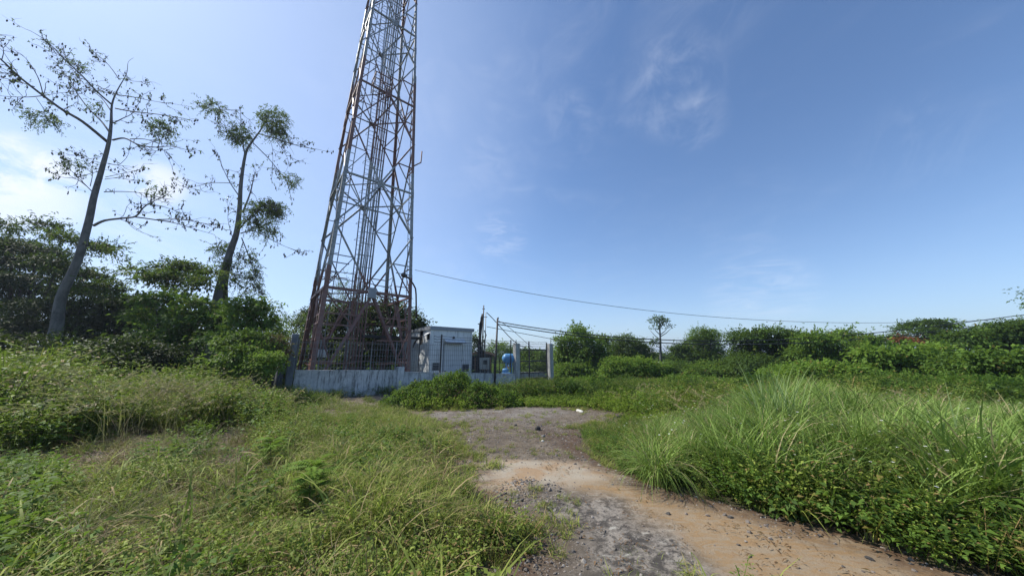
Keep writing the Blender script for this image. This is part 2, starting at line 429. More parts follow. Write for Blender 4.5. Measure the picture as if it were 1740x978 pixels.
DARKP = pxm([(930, 725), (985, 740), (1000, 768), (960, 765), (900, 742)], .25, 61, .5)
def mat_track():
    m, t = mat_base('track_surface')
    geo = t.n('ShaderNodeNewGeometry'); p = (geo, 'Position')
    n1 = t.noise(1.6, 8, .7, p, .4); n2 = t.noise(7, 9, .75, p, .3); n3 = t.noise(45, 6, .75, p); vor = t.n('ShaderNodeTexVoronoi', i={'Vector': p, 'Scale': 38.0})
    str_ = t.noise(5, 8, .7, t.n('ShaderNodeMapping', i={'Vector': p, 'Rotation': (0, 0, .75), 'Scale': (.8, 1.9, 1)}), 1.2)
    c = t.mix(t.ramp(n1, .35, .65), (.10, .078, .054), (.175, .143, .105))
    c = t.mix(t.ramp(n2, .45, .62), c, (.075, .058, .042))
    c = t.mix(t.ramp(vor, .25, .05), c, (.34, .30, .26))
    c = t.mix(t.math('MULTIPLY', t.attr('greytop'), .6), c, t.mix(t.ramp(n1, .4, .6), (.25, .23, .205), (.12, .10, .088)))
    c = t.mix(t.math('MULTIPLY', t.attr('darkp'), t.ramp(n2, .3, .6)), c, (.075, .05, .035))
    pale = t.mix(t.ramp(n1, .42, .62), (.33, .285, .22), (.30, .205, .12))
    pale = t.mix(t.ramp(n3, .55, .7), pale, (.26, .21, .16))
    c = t.mix(t.attr('pale'), c, pale)
    org = t.mix(t.ramp(str_, .38, .62), (.265, .172, .086), (.27, .21, .14))
    org = t.mix(t.ramp(n2, .55, .72), org, (.24, .15, .08))
    org = t.mix(t.ramp(n3, .58, .72), org, (.22, .15, .10))
    c = t.mix(t.attr('orange'), c, org)
    mos = t.mix(t.ramp(n2, .42, .60), (.06, .053, .046), (.25, .22, .185))
    mos = t.mix(t.ramp(str_, .55, .70), mos, (.38, .36, .31))
    mos = t.mix(t.ramp(n3, .5, .7), mos, (.05, .045, .04))
    c = t.mix(t.attr('mossy'), c, mos)
    ed = t.attr('edge')
    c = t.mix(t.math('MULTIPLY', ed, t.ramp(n2, .3, .6)), c, (.085, .050, .030))
    bp = t.n('ShaderNodeBump', i={'Strength': .7, 'Distance': .02, 'Height': t.math('ADD', n2, t.math('MULTIPLY', n3, .7))})
    b = t.n('ShaderNodeBsdfPrincipled', i={'Base Color': c, 'Roughness': .92, 'Normal': bp, 'Specular IOR Level': .25})
    t.n('ShaderNodeOutputMaterial', i={'Surface': b}); return m
tx = np.arange(-4.5, 8.5, .06); ty = np.arange(1.0, 12.5, .06)
tr_o = link('dirt_track', grid_mesh('dirt_track', tx, ty, zt, keep=lambda X, Y: trk(X, Y) > -.1,
            attrs={'pale': PALE, 'orange': ORANGE, 'mossy': MOSSY, 'greytop': GREYTOP, 'darkp': DARKP, 'edge': lambda X, Y: sstep(.62, .0, trk(X, Y))}), mat_track(), kind='structure')
tag(tr_o, 'bare track of orange soil, pale concrete and gravel winding to the gate', 'track')

# ------------------------------------------------------------------ scattering (uncountable cover only)
PC = [0]
def protos(prefix, meshes, mats):
    c = bpy.data.collections.new(prefix)
    for i, me in enumerate(meshes):
        if not me.materials:
            for m in (mats if isinstance(mats, (list, tuple)) else [mats]): me.materials.append(m)
        o = bpy.data.objects.new('%s_%02d' % (prefix, i), me); c.objects.link(o)
    return c
def scatter(name, coll, pts, label, cat, scl=None, tilt=.12, nvar=None, lean=None):
    pts = np.asarray(pts, np.float32); n = len(pts)
    me = bpy.data.meshes.new(name); me.vertices.add(n); me.vertices.foreach_set('co', pts.ravel())
    rot = np.stack([rng.normal(0, tilt, n), rng.normal(0, tilt, n), rng.uniform(0, 2*math.pi, n)], 1)
    if scl is None: scl = np.ones(n)
    scl = np.asarray(scl, float)
    s3 = scl if scl.ndim == 2 else np.stack([scl, scl, scl], 1)
    a = me.attributes.new('rot', 'FLOAT_VECTOR', 'POINT'); a.data.foreach_set('vector', rot.astype(np.float32).ravel())
    a = me.attributes.new('scl', 'FLOAT_VECTOR', 'POINT'); a.data.foreach_set('vector', s3.astype(np.float32).ravel())
    a = me.attributes.new('idx', 'INT', 'POINT'); a.data.foreach_set('value', rng.integers(0, len(coll.objects), n).astype(np.int32))
    o = bpy.data.objects.new(name, me); COL.objects.link(o)
    ng = bpy.data.node_groups.new(name, 'GeometryNodeTree')
    ng.interface.new_socket('Geometry', in_out='INPUT', socket_type='NodeSocketGeometry')
    ng.interface.new_socket('Geometry', in_out='OUTPUT', socket_type='NodeSocketGeometry')
    N = ng.nodes.new; L = ng.links.new
    gi = N('NodeGroupInput'); go = N('NodeGroupOutput'); ip = N('GeometryNodeInstanceOnPoints'); ci = N('GeometryNodeCollectionInfo')
    ci.inputs['Collection'].default_value = coll; ci.inputs['Separate Children'].default_value = True; ci.inputs['Reset Children'].default_value = True
    m2p = N('GeometryNodeMeshToPoints')
    def at(nm, ty):
        q = N('GeometryNodeInputNamedAttribute'); q.data_type = ty; q.inputs['Name'].default_value = nm
        return [s for s in q.outputs if s.name == 'Attribute' and s.enabled][0]
    L(gi.outputs[0], m2p.inputs['Mesh']); L(m2p.outputs[0], ip.inputs['Points']); L(ci.outputs[0], ip.inputs['Instance'])
    ip.inputs['Pick Instance'].default_value = True
    L(at('idx', 'INT'), ip.inputs['Instance Index']); L(at('rot', 'FLOAT_VECTOR'), ip.inputs['Rotation']); L(at('scl', 'FLOAT_VECTOR'), ip.inputs['Scale'])
    L(ip.outputs[0], go.inputs[0])
    md = o.modifiers.new('cover', 'NODES'); md.node_group = ng
    return tag(o, label, cat, kind='stuff')

def blades(n, h, spread, width, curve=.5, segs=4, hvar=.35, outw=.6, seed=0, droop=0.0, dry=0.0):
    """a tuft: n curved ribbons; vectorised"""
    r = np.random.default_rng(seed)
    az = r.uniform(0, 2*math.pi, n); rad = spread*np.sqrt(r.uniform(0, 1, n))*.5; a2 = r.uniform(0, 2*math.pi, n)
    base = np.stack([rad*np.cos(a2), rad*np.sin(a2), np.zeros(n)-.02], 1)
    L = h*(1-hvar*r.uniform(0, 1, n)); W = width*r.uniform(.6, 1.3, n)
    out = outw*r.uniform(.1, 1, n); d = np.stack([np.cos(az), np.sin(az), np.zeros(n)], 1)
    side = np.stack([-np.sin(az), np.cos(az), np.zeros(n)], 1)
    ph = r.uniform(-.6, .6, n)
    side = side*np.cos(ph)[:, None]+d*np.sin(ph)[:, None]
    V = []; 
    for k in range(segs+1):
        s = k/segs
        ang = out*.35+curve*s*out*1.6+droop*s*s
        hor = L*s*np.sin(ang)*.95; ver = L*s*np.cos(ang*.82)
        c = base+d*hor[:, None]; c[:, 2] += ver
        wd = W*(1-s**1.8)*(.55+.45*min(1, s*4))
        if k == segs: wd = W*.04
        V += [c-side*wd[:, None]/2, c+side*wd[:, None]/2]
    V = np.stack(V, 1).reshape(-1, 3); m = 2*(segs+1)
    Fq = []
    for k in range(segs):
        b = np.arange(n)*m+2*k; Fq.append(np.stack([b, b+1, b+3, b+2], 1))
    Fq = np.stack(Fq, 1).reshape(-1, 4)
    return V, Fq, np.repeat(r.uniform(0, 1, n), segs)
def weed(nst, h, spread, leaf, nl=12, seed=0, wid=.5, up=.35, branch=.0, top=True):
    """herb with leaves up its stems"""
    r = np.random.default_rng(seed); Pn = []; A = []; N = []; Ls = []; V2 = []; F2 = []; b0 = 0
    for i in range(nst):
        az = r.uniform(0, 6.28); sp = spread*math.sqrt(r.uniform(0, 1)); lean = r.uniform(.1, .55)
        H = h*r.uniform(.6, 1); d = np.array([math.cos(az), math.sin(az), 0]); b = d*sp*.35
        def pt(s): return b+d*(H*lean*s**1.4+sp*.3*s)+np.array([0, 0, H*s*(1-.18*lean*s)])
        q = [pt(s) for s in (0, .35, .7, 1)]
        sd = np.array([-d[1], d[0], 0])*.004
        for k in range(3):
            V2 += [q[k]-sd, q[k]+sd, q[k+1]+sd, q[k+1]-sd]; F2.append([b0, b0+1, b0+2, b0+3]); b0 += 4
        for k in range(nl):
            s = r.uniform(.12, 1)**.8; la = k*2.4+r.uniform(-.5, .5)
            ld = np.array([math.cos(la), math.sin(la), up+r.uniform(-.5, .4)])
            off = branch*r.uniform(0, 1)*np.array([math.cos(la), math.sin(la), .25])
            Pn.append(pt(s)+off); A.append(ld); N.append(np.array([r.uniform(-.5, .5), r.uniform(-.5, .5), 1])); Ls.append(leaf*r.uniform(.55, 1.25)*(1.15-.45*s))
    Pn = np.array(Pn); Ls = np.array(Ls)
    V, Fq = leaf_mesh(Pn, np.array(A), np.array(N), Ls, Ls*wid)
    rn = r.uniform(0, 1, len(Fq))
    V = np.concatenate([V, np.array(V2)]); Fq = np.concatenate([Fq, np.array(F2)+len(Pn)*4])
    return V, Fq, np.concatenate([rn, np.full(len(F2), .2)])
def fernlike(h, seed=0, nst=5, nf=9):
    """sapling with feathery compound leaves"""
    r = np.random.default_rng(seed); Pn = []; A = []; N = []
    for i in range(nst*nf):
        az = r.uniform(0, 6.28); z0 = h*r.uniform(.35, 1); L = h*r.uniform(.45, .8)
        d = np.array([math.cos(az), math.sin(az), .55]); d /= np.linalg.norm(d)
        b = np.array([r.normal(0, .05)*h, r.normal(0, .05)*h, z0])
        sd = np.array([-math.sin(az), math.cos(az), 0])
        for k in range(14):
            s = (k+1)/14; p = b+d*L*s-np.array([0, 0, .45*L*s*s])
            for sg in (-1, 1):
                Pn.append(p); A.append(sd*sg+d*.35); N.append(np.array([0, 0, 1])+d*.2)
    Pn = np.array(Pn); n = len(Pn); Ls = h*.13*np.tile(np.repeat(1-.55*np.abs(np.linspace(-.6, 1, 14)), 2), n//28)
    V, Fq = leaf_mesh(Pn, np.array(A), np.array(N), Ls, Ls*.34)
    return V, Fq, r.uniform(.3, 1, n)
def pm(name, tup): return np_mesh(name, tup[0], tup[1], rnd=tup[2])
def join_np(a, b):
    return np.concatenate([a[0], b[0]]), np.concatenate([a[1], b[1]+len(a[0])]), np.concatenate([a[2], b[2]])

C_short = protos('short_tuft', [pm('tuft', blades(40, .30, .28, .0125, .7, 3, .6, .9, s, .4)) for s in range(6)], L_grass)
C_mid = protos('mid_tuft', [pm('tuft', blades(36, .62, .26, .016, .8, 4, .5, .75, 20+s, .5)) for s in range(6)], L_grass)
C_tall = protos('tall_tuft', [pm('tuft', blades(34, 1.0, .24, .021, .45, 5, .5, .38, 40+s, .42)) for s in range(6)], L_tall)
C_weed = protos('leafy_weed', [pm('weed', weed(9, 1.0, .45, .085, 20, 60+s, .48, .25, .10)) for s in range(6)], L_weed)
C_broad = protos('broad_weed', [pm('weed', weed(6, 1.0, .5, .15, 13, 80+s, .62, .1, .08)) for s in range(4)], L_mid)
C_herb = protos('low_herb', [pm('weed', weed(9, .42, .5, .055, 16, 100+s, .6, .1, .07)) for s in range(5)], L_weed)
C_herbg = protos('low_green_herb', [pm('weed', weed(9, .42, .5, .065, 18, 110+s, .6, .1, .07)) for s in range(5)], L_mid)
C_creep = protos('creeper', [pm('weed', weed(12, .24, .9, .06, 14, 120+s, .8, .1, .10)) for s in range(5)], L_yellow)
C_straw = protos('straw', [pm('straw', blades(22, .75, .22, .006, .9, 5, .5, .9, 140+s, .9)) for s in range(5)], L_straw)
def plume(seed):
    a = blades(7, 1.0, .2, .006, .35, 5, .3, .45, seed, .5); r = np.random.default_rng(seed)
    tips = a[0].reshape(7, 12, 3); Pn = []; A = []
    for i in range(7):
        p1 = tips[i, 10]; p0 = tips[i, 8]; d = p1-p0
        for k in range(30):
            s = r.uniform(-.3, 1.05); Pn.append(p0+d*s+r.normal(0, .004, 3)); A.append(unit(d)+r.normal(0, .35, 3))
    Pn = np.array(Pn); V, Fq = leaf_mesh(Pn, np.array(A), r.normal(0, 1, (len(Pn), 3)), .06, .008)
    return join_np(a, (V, Fq, r.uniform(.5, 1, len(Fq))))
C_plume = protos('plume', [pm('plume', plume(160+s)) for s in range(4)], L_straw)
def flower(seed):
    r = np.random.default_rng(seed); Pn = []; A = []; N = []
    for i in range(3):
        c = np.array([r.uniform(-.35, .35), r.uniform(-.35, .35), r.uniform(.75, 1.0)]); nn = unit(np.array([r.normal(0, .4), r.normal(0, .4), 1]))
        for k in range(6):
            a = k*1.047; Pn.append(c); A.append(np.array([math.cos(a), math.sin(a), .15])); N.append(nn)
    V, Fq = leaf_mesh(np.array(Pn), np.array(A), np.array(N), .015, .010)
    return V, Fq, r.uniform(.5, 1, len(Fq))
C_flower = protos('flower_head', [pm('flowers', flower(180+s)) for s in range(4)], L_flower)
def pebble(seed, sub=1):
    r = np.random.default_rng(seed)
    bm = MB(); import bmesh
    b = bmesh.new(); bmesh.ops.create_icosphere(b, subdivisions=sub, radius=1)
    for v in b.verts:
        v.co *= r.uniform(.72, 1.15); v.co.z *= .62; v.co.y *= .8
    me = bpy.data.meshes.new('pebble'); b.to_mesh(me); b.free(); return me
def mat_peb():
    m, t = mat_base('pebbles'); oi = t.n('ShaderNodeObjectInfo')
    cr = t.n('ShaderNodeValToRGB', i={0: (oi, 'Random')}); e = cr.color_ramp.elements
    e[0].position = 0; e[0].color = (.05, .045, .04, 1); e[1].position = 1; e[1].color = (.31, .285, .25, 1)
    for p_, c_ in ((.35, (.13, .11, .095, 1)), (.6, (.20, .16, .13, 1)), (.85, (.27, .24, .21, 1))):
        q = e.new(p_); q.color = c_
    nz = t.noise(40, 4, .6, (t.n('ShaderNodeNewGeometry'), 'Position'))
    c = t.mix(t.math('MULTIPLY', nz, .4), (cr, 'Color'), (.1, .09, .08))
    b = t.n('ShaderNodeBsdfPrincipled', i={'Base Color': c, 'Roughness': .85}); t.n('ShaderNodeOutputMaterial', i={'Surface': b}); return m
C_peb = protos('pebble', [pebble(s) for s in range(6)], mat_peb())
def litter(seed):
    r = np.random.default_rng(seed); n = 14; a = r.uniform(0, 6.28, n)
    V, Fq = leaf_mesh(np.stack([r.uniform(-.12, .12, n), r.uniform(-.12, .12, n), r.uniform(.004, .02, n)], 1), np.stack([np.cos(a), np.sin(a), r.uniform(-.1, .2, n)], 1),
                      np.array([[0, 0, 1.0]]*n), r.uniform(.02, .07, n), r.uniform(.004, .016, n))
    return V, Fq, r.uniform(0, 1, n)
C_litter = protos('litter', [pm('litter', litter(s)) for s in range(5)], L_brown)

def rand_pts(x0, x1, y0, y1, dens):
    n = int((x1-x0)*(y1-y0)*dens); return rng.uniform(x0, x1, n), rng.uniform(y0, y1, n)
def inview(x, y, m=1.5): return (np.abs(x) < 1.68*y*1.0+m)
def cap(x, y, yt, lo=.22):
    """plant height that keeps a field of plants below the height where the tree line's foot shows"""
    return np.maximum(1.6-zg(x, y)-(yt-603)/F*y, lo)
def on_ground(x, y, dz=-.01): return np.stack([x, y, zg(x, y)+dz], 1)
COMPOUND = None
def track_side(x, y): return dpoly(x, y, TRACK)+.35*(fbm(x*2.2, y*2.2, 5)-.5)
def is_right(x, y):
    # right of the track
    yy = np.array([G(*p)[1] for p in [(2100, 1110), (1640, 975), (1450, 908), (1250, 864), (1085, 815), (992, 762), (985, 735), (1085, 703), (1000, 690), (940, 660)]])
    xx = np.array([G(*p)[0] for p in [(2100, 1110), (1640, 975), (1450, 908), (1250, 864), (1085, 815), (992, 762), (985, 735), (1085, 703), (1000, 690), (940, 660)]])
    o = np.argsort(yy); return x > np.interp(y, yy[o], xx[o])

# ------------------------------------------------------------------ compound frame (everything in it is parallel)
TH = 0.69268; U = Vector((math.cos(TH), math.sin(TH), 0)); W_ = Vector((-math.sin(TH), math.cos(TH), 0)); Z = Vector((0, 0, 1))
LC = Vector((-10.09, 14.2, 0))
def gz(v): return float(zg(v[0], v[1]))
def on_line(O, D, px):                 # where a vertical plane through O along D is met at pixel column px (near the horizon)
    k = (px-870)/F*cP*1.0
    # x = k'*(y cP + z sP)/cP with z about 0
    s = (k*O.y-O.x)/(D.x-k*D.y) if abs(D.x-k*D.y) > 1e-6 else 0
    return O+D*s, s
def Zat(py, v): return v[1]*math.tan(PITCH+math.atan((489-py)/F))+CAMZ
def fpt(px): return on_line(LC, U, px)
def V3(v, z): return Vector((v[0], v[1], z))

# --- boundary wall with pillars, mesh and barbed wire
fence = empty('perimeter_fence', V3(LC, gz(LC)), 'low stained white wall topped by steel mesh and barbed wire in front of the tower', 'fence')
def wall_seg(px0, px1, top0, top1, name='wall', th=.16):
    a, _ = fpt(px0); b, _ = fpt(px1); n = -W_*th/2
    b8 = [V3(v, gz(v)-.4) for v in (a+n, b+n, b-n, a-n)]; t8 = [V3(a+n, top0), V3(b+n, top1), V3(b-n, top1), V3(a-n, top0)]
    m = MB(); m.hexa(b8+t8)
    # coping, cracked into lengths
    L = (b-a).length; k = max(1, round(L/2.2))
    m.build(name, M_wall, fence)
    for i in range(k):
        c0 = a.lerp(b, i/k)+U*.004; c1 = a.lerp(b, (i+1)/k)-U*.004; z0 = top0+(top1-top0)*i/k; z1 = top0+(top1-top0)*(i+1)/k; nn = n*1.25
        q = MB(); q.hexa([V3(c0+nn, z0-.001), V3(c1+nn, z1-.001), V3(c1-nn, z1-.001), V3(c0-nn, z0-.001), V3(c0+nn, z0+.06), V3(c1+nn, z1+.06), V3(c1-nn, z1+.06), V3(c0-nn, z0+.06)])
        q.build('coping', M_wall, fence)
zl = Zat(628.5, fpt(508)[0])-.05; zr = Zat(628.5, fpt(674)[0])-.05
wall_seg(505, 676, zl, zr)
z2 = Zat(631, fpt(690)[0])-.05; z3 = Zat(635, fpt(870)[0])-.05
wall_seg(687, 874, z2, z3)
def pillar(px, top, w_=.32, mat=None, parent=fence, name='pillar'):
    c, _ = fpt(px); m = MB(); z0 = gz(c)-.4; m.box((c.x, c.y, (z0+top)/2), (w_, w_, top-z0), TH, .02); return m.build(name, mat or M_pillar, parent)
pillar(681.5, Zat(623, fpt(681)[0]), .36, M_wall)
pillar(497, Zat(567, fpt(497)[0]), .26, M_block)
TOPM = 2.28
def mesh_bay(px0, px1, zb0, zb1):
    a, _ = fpt(px0); b, _ = fpt(px1); L = (b-a).length; m = MB(); n = int(L/.13); r = .007
    for i in range(n+1):
        s = i/n; c = a.lerp(b, s); zb = zb0+(zb1-zb0)*s
        m.bar(V3(c, zb), V3(c, TOPM-.06), 2*r)
        m.bar(V3(c, TOPM-.06), V3(c-W_*.05, TOPM), 2*r)
    zb = max(zb0, zb1)+.1; k = max(2, int((TOPM-zb)/.28))
    for j in range(k+1):
        zz = zb+(TOPM-.1-zb)*j/k
        m.bar(V3(a, zz), V3(b, zz), 2*r)
    m.build('mesh_panel', M_galv, fence, 'stuff')
posts = [(505, TOPM+.03, .045), (543, TOPM+.03, .045), (590, TOPM+.03, .05), (631, TOPM+.03, .045), (673, TOPM+.03, .05), (712, TOPM, .04), (749, None, .08), (812, TOPM+.1, .07), (868, None, .08)]
def wtop(px):
    return np.interp(px, [505, 676, 687, 874], [zl, zr, z2, z3])+.06
for px, zt_, w_ in posts:
    c, _ = fpt(px); top = zt_ if zt_ else Zat(568 if px < 800 else 577, c)
    m = MB(); m.bar(V3(c, wtop(px)-.05), V3(c, top), w_); m.build('post', M_dark if px > 700 else M_galv, fence)
pp = [505, 543, 590, 631, 673, 712, 749, 812, 868]
for a, b in zip(pp[:-1], pp[1:]): mesh_bay(a, b, wtop(a), wtop(b))
# barbed wire, three sagging strands on the right half
PG1, _ = fpt(877); PG2, _ = fpt(934)
for py0 in (570, 574.5, 579.5):
    m = MB(); pxs = [736, 749, 812, 868, 899, 930]; pts = []
    for i in range(len(pxs)-1):
        a, _ = fpt(pxs[i]); b, _ = fpt(pxs[i+1]); za = TOPM+.12+.16*(579.5-py0)/4.7; 
        for k in range(6):
            s = k/6; pts.append(V3(a.lerp(b, s), za-.16*s*(1-s)-(0 if i < 2 else .12)+rng.normal(0, .01)))
    pts.append(V3(b, za-.12)); m.tube(pts, .012, 4)
    for k in range(0, len(pts)-1):
        for s in (.2, .7):
            p = Vector(pts[k]).lerp(Vector(pts[k+1]), s); m.bar(p-Vector((.01, 0, .025)), p+Vector((.01, 0, .025)), .006)
    m.build('barbed_wire', M_dark, fence)
# gate pillars and gate
pt1 = Zat(583, PG1); pillar(877.5, pt1, .38); pt2 = Zat(583.5, PG2); pillar(934.5, pt2, .38)
for px in (877, 936.5):
    c, _ = fpt(px); m = MB(); m.bar(V3(c, pt1-.1), V3(c, Zat(577, c)), .05); m.build('post', M_dark, fence)
GA, _ = fpt(882.5); GB, _ = fpt(929.5)
gate = empty('steel_gate', V3(GA, gz(GA)), 'dark grey steel gate of rails and thin bars between two concrete pillars', 'gate')
def gp(px, py): c, _ = fpt(px); return V3(c, Zat(py, c))
def gbar(name, a, b, w_, mat=M_dark): m = MB(); m.bar(a, b, w_); return m.build(name, mat, gate)
for px in (883, 899, 929): gbar('stile', gp(px, 652), gp(px, 593 if px < 890 else (580 if px < 910 else 582)), .09)
zt0, zm0, zl0, zb0 = [Zat(y, GA) for y in (593.5, 613.5, 634, 643.5)]
for zz, w_ in ((zt0, .10), (zm0, .09), (zl0, .08), (zb0, .09)): gbar('rail', V3(GA, zz), V3(GB, zz), w_)
m = MB(); c = (GA+GB)/2; m.box((c.x, c.y, zb0-.28), ((GB-GA).length, .02, .5), TH); m.build('kick_plate', M_dark, gate)
m = MB(); n = 22
for i in range(1, n):
    c = GA.lerp(GB, i/n); m.bar(V3(c, zl0), V3(c, zt0), .024)
for zz in np.linspace(zl0+.12, zt0-.12, 9): m.bar(V3(GA, zz), V3(GB, zz), .016)
m.build('bar_grille', M_dark, gate, 'stuff')
# left side wall: block work seen edge on, with its sheeted top
side = empty('side_wall', V3(LC, gz(LC)), 'tall dull grey block wall running back from the corner post beside the tower', 'wall')
for i in range(9):
    for j in range(12):
        L0 = .16+i*1.2+(0.6 if j % 2 else 0); zb = -.55+j*.235; 
        c = LC+W_*(L0+.6)-U*.05+Vector((rng.normal(0, .004), rng.normal(0, .004), 0))
        m = MB(); m.box((c.x, c.y, zb+.115), (.14, 1.18, .222), TH); m.build('block', M_block, side)
# low wall seen through the gate
lw = empty('low_wall', P(905, 640, 32)-Vector((0, 0, .2)), 'low pale stained wall at the far side of the yard, seen through the gate', 'wall')
for i in range(11):
    a = P(876, 632, 31)+Vector((i*.5, i*.12, 0)); m = MB(); m.box((a.x, a.y, a.z-.35+rng.normal(0, .02)), (.48, .15, .72), .235); m.build('block', M_pillar, lw)

# ------------------------------------------------------------------ lattice tower
TC = Vector((-9.7045, 19.4698, 0)); KT = .037068; HT = 40.0
tower = empty('lattice_tower', V3(TC, -.55), 'tall four legged steel lattice mast with rusty red and grey bands', 'tower')
def hw(z): return 2.6-KT*z
def tp(sx, sy, z, inset=0):
    h = hw(z)-inset; return TC+U*(sx*h)+W_*(sy*h)+Z*z
def steel(name, p, q, w_, t_=.012, ref=None, parent=tower):
    m = MB(); c = (Vector(p)+Vector(q))/2; ref = ref or (V3(TC, c.z)-c); m.angle(p, q, w_, t_, ref); return m.build(name, M_tower, parent)
LEV = [(-.55, 0), (5.1, 1), (9.1, 0), (12.25, 1), (16.1, 0), (19.2, 1), (22.8, 0), (25.6, 1), (28.9, 0), (31.5, 1), (34.4, 0), (37, 1), (40, 0)]
for sx, sy in ((-1, -1), (1, -1), (1, 1), (-1, 1)):
    m = MB(); zz = [-.55, 6, 12, 18, 24, 30, 36, HT]
    for a, b in zip(zz[:-1], zz[1:]):
        w_ = .215-.002*a
        for D1, D2 in ((U*(-sx), W_*(-sy)), (W_*(-sy), U*(-sx))):
            p, q = tp(sx, sy, a), tp(sx, sy, b); k = D2*.022
            m.hexa([p, p+D1*w_, p+D1*w_+k, p+k, q, q+D1*w_, q+D1*w_+k, q+k])
        p, q = tp(sx, sy, max(a, -.5)), tp(sx, sy, max(a, -.5)+.6)
        for D1, D2 in ((U*(-sx), W_*(-sy)), (W_*(-sy), U*(-sx))):
            k = D2*(-.018); m.hexa([p+k, p+D1*w_*.9+k, p+D1*w_*.9, p, q+k, q+D1*w_*.9+k, q+D1*w_*.9, q])
    m.build('leg', M_tower, tower)
    c = tp(sx, sy, -.55); m = MB(); m.box((c.x, c.y, -.75), (.8, .8, .5), TH, .03); m.build('footing', M_pillar, tower)
faces = [((-1, -1), (1, -1)), ((1, -1), (1, 1)), ((1, 1), (-1, 1)), ((-1, 1), (-1, -1))]
for (a, b) in faces:
    def fp_(s, z): return tp(*a, z).lerp(tp(*b, z), s)
    for i in range(len(LEV)-1):
        z0, k0 = LEV[i]; z1, k1 = LEV[i+1]; d = .15 if i == 0 else (.10 if i < 4 else .085)
        zm = z0 if k0 else z1; zle = z1 if k0 else z0
        mid = fp_(.5, zm)
        for s in (0, 1):
            leg = fp_(s, zle)
            steel('diagonal_brace', mid, leg, d)
            # redundant members
            fr = (1/3, 2/3) if i == 0 else (.5,)
            for q in fr:
                pnt = mid.lerp(leg, 1-q) if i == 0 else mid.lerp(leg, .5)
                lz = pnt.z; lp = fp_(s, lz)
                steel('strut', pnt, lp, .06 if i else .08)
                lp2 = fp_(s, zm if i else lz+(zm-zle)/3*1.0)
                steel('strut', pnt, lp2, .055 if i else .07)
        if k1: steel('horizontal_brace', fp_(0, z1), fp_(.5, z1), .10 if i else .15); steel('horizontal_brace', fp_(.5, z1), fp_(1, z1), .10 if i else .15)
    for z, k in LEV:
        if k:
            c = fp_(.5, z); m = MB(); n = (c-V3(TC, c.z)).normalized(); an = math.atan2(n.y, n.x)
            m.box((c.x, c.y, c.z), (.02, .42, .36), an); m.build('gusset_plate', M_tower, tower)
for (a, b) in faces:                    # level girts and short posts of the lowest panel
    for z in (1.15, 2.45, 3.75):
        p, q = tp(*a, z), tp(*b, z); steel('girt', p, p.lerp(q, .40), .07); steel('girt', q, q.lerp(p, .40), .07)
    for s in (.25, .75): steel('short_post', tp(*a, 5.1).lerp(tp(*b, 5.1), s), tp(*a, 2.45).lerp(tp(*b, 2.45), .12+.76*(s > .5)), .06)
    for z in (5.75, 6.6): steel('upper_girt', tp(*a, z), tp(*a, z).lerp(tp(*b, z), .22), .05); steel('upper_girt', tp(*b, z), tp(*b, z).lerp(tp(*a, z), .22), .05)
for z, k in LEV:                        # plan bracing
    if k and z < 34:
        mids = [(tp(*a, z)+tp(*b, z))/2 for a, b in faces]
        for i in range(4): steel('plan_brace', mids[i], mids[(i+1) % 4], .07, ref=Z)
# feeder ladder (wide cable run) inside the front face
def line_at(px0, py0, d0, px1, py1, d1): return P(px0, py0, d0), P(px1, py1, d1)
cb0, cb1 = line_at(597, 640, 17.9, 673, 5, 18.6)
cb1 = cb0+(cb1-cb0)*1.35; up = (cb1-cb0).normalized(); Lc = (cb1-cb0).length
for i in range(6):
    off = U*(-.42+i*.168); m = MB()
    m.bar(cb0+off, cb1+off*.85, .045 if i not in (0, 5) else .06); m.build('feeder_rail', M_tower, tower)
for j in range(int(Lc/.75)):
    c = cb0+up*(.4+j*.75); sc_ = 1-.15*j*.75/Lc; m = MB(); m.bar(c-U*.44*sc_, c+U*.44*sc_, .035); m.build('rung', M_tower, tower)
for i in range(7):
    off = U*(-.34+i*.125)+W_*.06; m = MB()
    pts = [cb0+up*(Lc*k/40)+off*(1-.15*k/40)+U*rng.normal(0, .012) for k in range(41)]
    m.tube(pts, .02 if i < 5 else .04, 5); m.build('feeder_cable', M_cable if i > 3 else M_tower, tower)
# caged climbing ladder
ld0, ld1 = line_at(588, 640, 18.4, 655, 5, 18.9); ld1 = ld0+(ld1-ld0)*1.3; up = (ld1-ld0).normalized(); Ll = (ld1-ld0).length
for s in (-.2, .2):
    m = MB(); m.bar(ld0+U*s, ld1+U*s, .04); m.build('ladder_rail', M_galv, tower)
m = MB()
for j in range(int(Ll/.3)): c = ld0+up*(.2+j*.3); m.bar(c-U*.2, c+U*.2, .018)
m.build('ladder_rungs', M_galv, tower, 'stuff')
for j in range(2, int(Ll/1.1)):
    c = ld0+up*(.6+j*1.1); m = MB()
    m.tube([c-U*.2]+[c-U*(.36*math.cos(a))-W_*(.62*math.sin(a)) for a in np.linspace(-.15, math.pi+.15, 13)]+[c+U*.2], .014, 4); m.build('cage_hoop', M_galv, tower)
for a in (.6, 1.57, 2.54):
    m = MB(); o = -U*(.36*math.cos(a))-W_*(.62*math.sin(a)); m.bar(ld0+up*2.5+o, ld1+o, .02); m.build('cage_strap', M_galv, tower)
# narrow ladders beside the left leg and near the right leg
for (q0, q1, wd, nm) in ((P(531, 620, 16.6), P(637, 0, 17.3), .34, 'side_ladder'), (P(687, 630, 20.6), P(701, 120, 20.3), .55, 'cable_ladder')):
    up2 = (q1-q0).normalized(); dd = U if nm[0] == 's' else W_*.6+U*.8; L2 = (q1-q0).length
    lad = MB()
    for s in (0, wd): lad.bar(q0+dd*s, q1+dd*s, .035)
    for j in range(int(L2/.55)): c = q0+up2*(.2+j*.55); lad.bar(c, c+dd*wd, .028)
    lad.build(nm, M_galv, tower)
